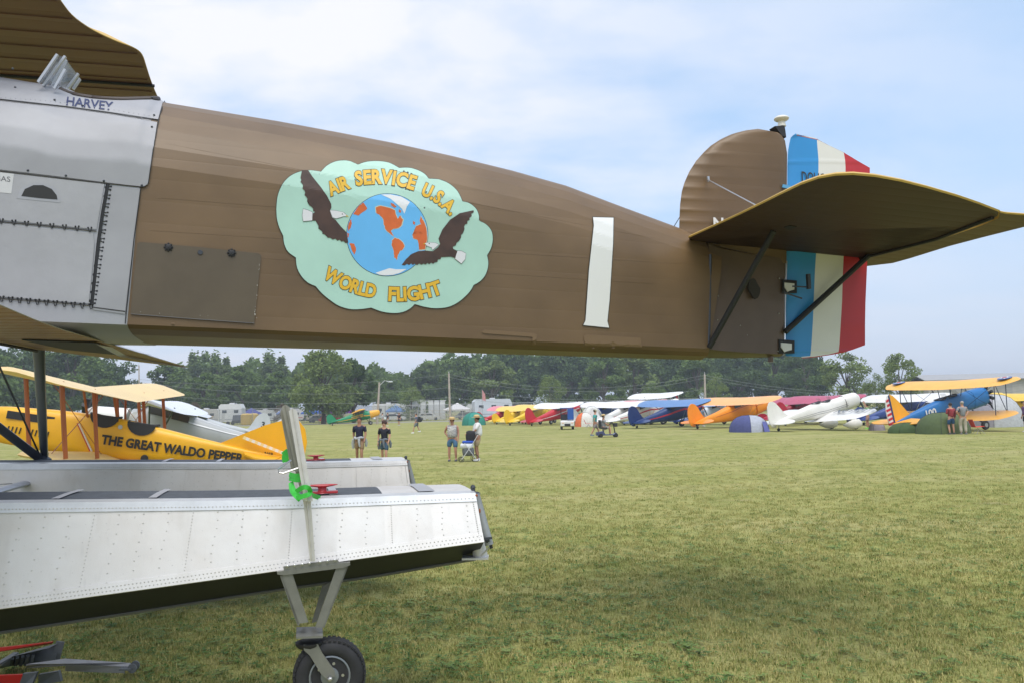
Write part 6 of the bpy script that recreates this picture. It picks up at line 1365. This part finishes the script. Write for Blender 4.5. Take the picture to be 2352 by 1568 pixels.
fa, fb_ = gy(200, YFn).x, gy(1700, YFn).x; q = MB(); q.add([V((fa, YFn, .05)), V((fb_, YFn, .05)), V((fb_, YFn, 2.9)), V((fa, YFn, 2.9))], [(0, 1, 2, 3)]); q.build('fence_mesh', fm, fn, world=True)
x = fa
while x < fb_: q = MB(); q.tube([V((x, YFn + .06, 0)), V((x, YFn + .06, 3.0))], .05, 6); q.build('fence_post', mat('galvanised', (.35, .36, .36), .5, .4), fn, world=True); x += 6
q = MB(); q.tube([V((fa, YFn + .06, 2.93)), V((fb_, YFn + .06, 2.93))], .035, 5); q.build('top_rail', MATS['galvanised'], fn, world=True)
# gravel track in front of the fence
q = MB(); q.add([V((-90, 138, .006)), V((70, 138, .006)), V((70, 149, .006)), V((-90, 149, .006))], [(0, 1, 2, 3)]); tag(q.build('perimeter_track', mat('gravel_track', (.26, .25, .22), .95, var=.2, scale=.6)), kind='structure')
# ---------------------------------------------------------------- camp site behind the fence
def canopy(label, px, Y, w_, c, c2=None, h_=2.5):
    t = thing('party_canopy', label, 'canopy', gy(px, Y)); a = w_ / 2
    for k in range(4):
        u = [(-a, -a), (a, -a), (a, a), (-a, a)]; p0, p1 = u[k], u[(k + 1) % 4]; q = MB(); q.add([V((*p0, h_ - .5)), V((*p1, h_ - .5)), V((p1[0] * .45, p1[1] * .45, h_ + .1)), V((0, 0, h_ + .75)), V((p0[0] * .45, p0[1] * .45, h_ + .1)), V((*p0, h_ - .78)), V((*p1, h_ - .78))], [(0, 1, 2, 4), (4, 2, 3), (5, 6, 1, 0)]); q.build('roof_panel', cloth((c, c2 or c)[k % 2]), t)
    for p in ((-a, -a), (a, -a), (a, a), (-a, a)): q = MB(); q.bar((*p, 0), (*p, h_ - .6), .05); q.build('leg', paint((.6, .6, .6)), t)
BL = (.03, .09, .42)
canopy('blue pop up canopy left of the silver numbered fin', 578, 165, 3.8, (.05, .06, .26)); canopy('blue pop up canopy right of the upright beams', 716, 168, 3.6, (.04, .13, .50)); canopy('purple and yellow striped canopy behind the green tail', 790, 168, 5.0, (.20, .05, .32), (.62, .40, .10)); canopy('pale blue canopy near the white trailers', 908, 165, 3.6, (.14, .26, .52)); canopy('wide white canopy just right of the bare pole', 1050, 158, 5.2, (.66, .64, .62)); canopy('small blue canopy among the tents left of the first trailer', 655, 170, 3.0, (.12, .18, .38))
def trailer(label, px, Y, L, h, hd=0, c=(.66, .66, .66), trim=(.3, .32, .35), nm='camper_trailer'):
    t = thing(nm, label, 'trailer', gy(px, Y), R(hd)); a = L / 2
    q = MB(); q.prism([V((x, -1.2, z)) for x, z in ((-a, .6), (a - .3, .6), (a, 1.0), (a - .1, h * .8), (a - .5, h), (-a + .4, h), (-a, h - .4))], V((0, 2.4, 0))); q.build('body', paint(c, .35), t)
    n = max(1, int(L / 2.2))
    for i in range(n): x = -a + (i + .5) * L / n; q = MB(); q.box((x, -1.21, h * .64), (.85, .03, .55)); q.build('window', dglass, t)
    q = MB(); q.box((-a + .9, -1.215, 1.45), (.6, .03, 1.6)); q.build('door', paint((.5, .5, .5)), t)
    q = MB(); q.box((0, -1.215, 1.05), (L * .9, .02, .12)); q.build('trim_band', paint(trim), t)
    q = MB(); q.box((0, 0, h + .12), (.9, .7, .22)); q.build('roof_unit', paint((.6, .6, .6)), t)
    for x in (-.45, .45): wheelbit(t, V((x, -1.1, .36)), .36, .2)
trailer('tall white trailer with rounded top behind the grey fuselage', 534, 160, 4.5, 4.0); trailer('white trailer with red panel behind the silver fin', 668, 172, 6, 2.9, c=(.68, .66, .64), trim=(.55, .04, .05)); trailer('cream trailer with low awning left of the willow trunk', 748, 172, 7.5, 2.9, c=(.58, .52, .45)); trailer('white motor home right of the green nose', 892, 172, 6.5, 3.5, 0); trailer('long white trailer behind the distant person in dark clothes', 925, 176, 6, 3.4); trailer('tall white trailer behind the man with the backpack', 968, 168, 4.5, 3.9); trailer('silver trailer with rounded roof left of the yellow tails', 1130, 150, 7.0, 3.7, 15, c=(.55, .58, .60)); trailer('grey trailer at the left end behind the white wings', 475, 170, 6, 3.2, c=(.5, .5, .48)); trailer('white trailer between the poles, right of the scaffolding', 1098, 176, 5, 3.0); trailer('white trailer behind the silver fin, farther left', 610, 178, 5, 2.8)
def car(label, px, Y, c, hd=0, tall=False):
    t = thing('parked_car', label, 'car', gy(px, Y), R(hd)); q = MB(); r_ = 1.9 if tall else 1.45
    q.prism([V((x, -.88, z)) for x, z in ((-2.2, .35), (-2.25, .8), (-1.9, .95), (-1.5, r_ - .05), (-.2 + .6, r_), (1.1, .98), (2.0, .88), (2.2, .6), (2.15, .35))], V((0, 1.76, 0))); q.build('body', paint(c, .25), t)
    q = MB(); q.prism([V((x, -.9, z)) for x, z in ((-1.6, .98), (-1.4, r_ - .12), (.35, r_ - .08), (.9, 1.0))], V((0, 1.8, 0))); q.build('window', dglass, t)
    for x in (-1.4, 1.35): wheelbit(t, V((x, -.8, .33)), .33, .2)
car('black truck parked behind the yellow barrels at left', 552, 158, (.04, .045, .05), 90, True); car('grey car under the cream awning left of the willow', 738, 165, (.12, .12, .13)); car('white car behind the walking man with the backpack', 985, 160, (.6, .6, .6)); car('dark car behind the green monoplane tail', 700, 172, (.05, .06, .10)); car('small red car under the awning behind the fence', 760, 160, (.40, .03, .03)); car('white car right of the green nose', 905, 158, (.62, .62, .62)); car('grey car between the white canopy and the sea green tent', 1072, 165, (.2, .22, .24))
def barrel_stack(label, px, Y):
    q = MB(); c = gy(px, Y); q.lathe(c, (0, 0, 1), [(0, .9), (.1, 1.0), (1.9, 1.0), (2.1, .7), (2.15, .1)], 18); tag(q.build('tank', paint((.62, .42, .10)), None, True), label, 'tank')
barrel_stack('large ochre yellow tank left of the silver fin', 566, 152); barrel_stack('ochre yellow tank half hidden by the silver fin', 582, 158)
sf = thing('scaffold_stand', 'pale scaffold viewing stand with diagonal braces behind the bare pole', 'scaffold', gy(1010, 155)); pm = paint((.55, .50, .42))
for i in range(9):
    x = -5.6 + i * 1.4; q = MB(); q.bar((x, 0, 0), (x, 0, 2.0 + (i % 3) * .1), .08); q.build('upright', pm, sf)
    if i < 8: q = MB(); q.bar((x, 0, .1) if i % 2 else (x, 0, 1.3), (x + 1.4, 0, 1.3) if i % 2 else (x + 1.4, 0, .1), .06); q.build('brace', pm, sf)
for z in (.7, 1.3, 1.9): q = MB(); q.bar((-5.6, 0, z), (5.6, 0, z), .07); q.build('rail', pm, sf)
for i, px in enumerate((972, 990, 1003, 1016)):
    c = gy(px, 163); q = MB(); q.box(c + V((0, 0, 1.9)), (1.0, 1.0, 3.6)); q.box(c + V((0, 0, 3.78)), (1.3, 1.1, .16)); q.box(c + V((0, -.52, 1.7)), (.7, .04, 2.6)); tag(q.build('booth', paint((.62, .62, .60))), ('narrow white booth at the left end of the scaffold stand', 'narrow white booth, second from the left behind the scaffold stand', 'narrow white booth left of the bare pole behind the stand', 'narrow white booth right by the bare pole')[i], 'booth', 'white booths behind the scaffold stand')
fl_ = thing('flag', 'small red and white flag on a pole above the red monoplane', 'flag', gy(1107, 135)); q = MB(); q.tube([(0, 0, 0), (0, 0, 5.2)], .04, 6); q.build('pole', hubm, fl_); q = MB(); q.prism([V((.05, 0, 5.1)), V((.5, .1, 4.4)), V((.6, .1, 3.2)), V((.05, 0, 3.4))], V((0, .02, 0))); q.build('cloth', cloth((.55, .25, .25)), fl_)
# long low building at far right
bd = thing('hangar', 'long low beige hangar behind the blue biplane at right', 'building', gy(2330, 150)); bm_ = paint((.42, .40, .36), .7)
q = MB(); q.box((6, 6, 2.6), (42, 10, 5.2)); q.build('wall', bm_, bd); q = MB(); q.prism([V((-16, .2, 5.2)), V((28, .2, 5.2)), V((27, 6, 6.3)), V((-15, 6, 6.3))], V((0, 0, .15))); q.prism([V((-15, 6, 6.3)), V((27, 6, 6.3)), V((28, 11.8, 5.2)), V((-16, 11.8, 5.2))], V((0, 0, .15))); q.build('roof', paint((.33, .33, .33), .7), bd)
for i in range(5): q = MB(); q.box((-10 + i * 8, .97, 2.4), (4.5, .08, 3.6)); q.build('door', paint((.34, .33, .31), .7), bd)
# ---------------------------------------------------------------- light haze over the field
hzm = bpy.data.materials.new('haze'); hzm.use_nodes = True; t = hzm.node_tree; t.nodes.clear(); o_ = N('ShaderNodeOutputMaterial', t); pv = N('ShaderNodeVolumePrincipled', t); pv.inputs['Density'].default_value = .0007; pv.inputs['Color'].default_value = (.80, .88, .97, 1); pv.inputs['Anisotropy'].default_value = .2
t.links.new(pv.outputs[0], o_.inputs['Volume'])
q = MB(); q.box((0, 720, 14), (2600, 1700, 30)); tag(q.build('haze', hzm), kind='stuff')
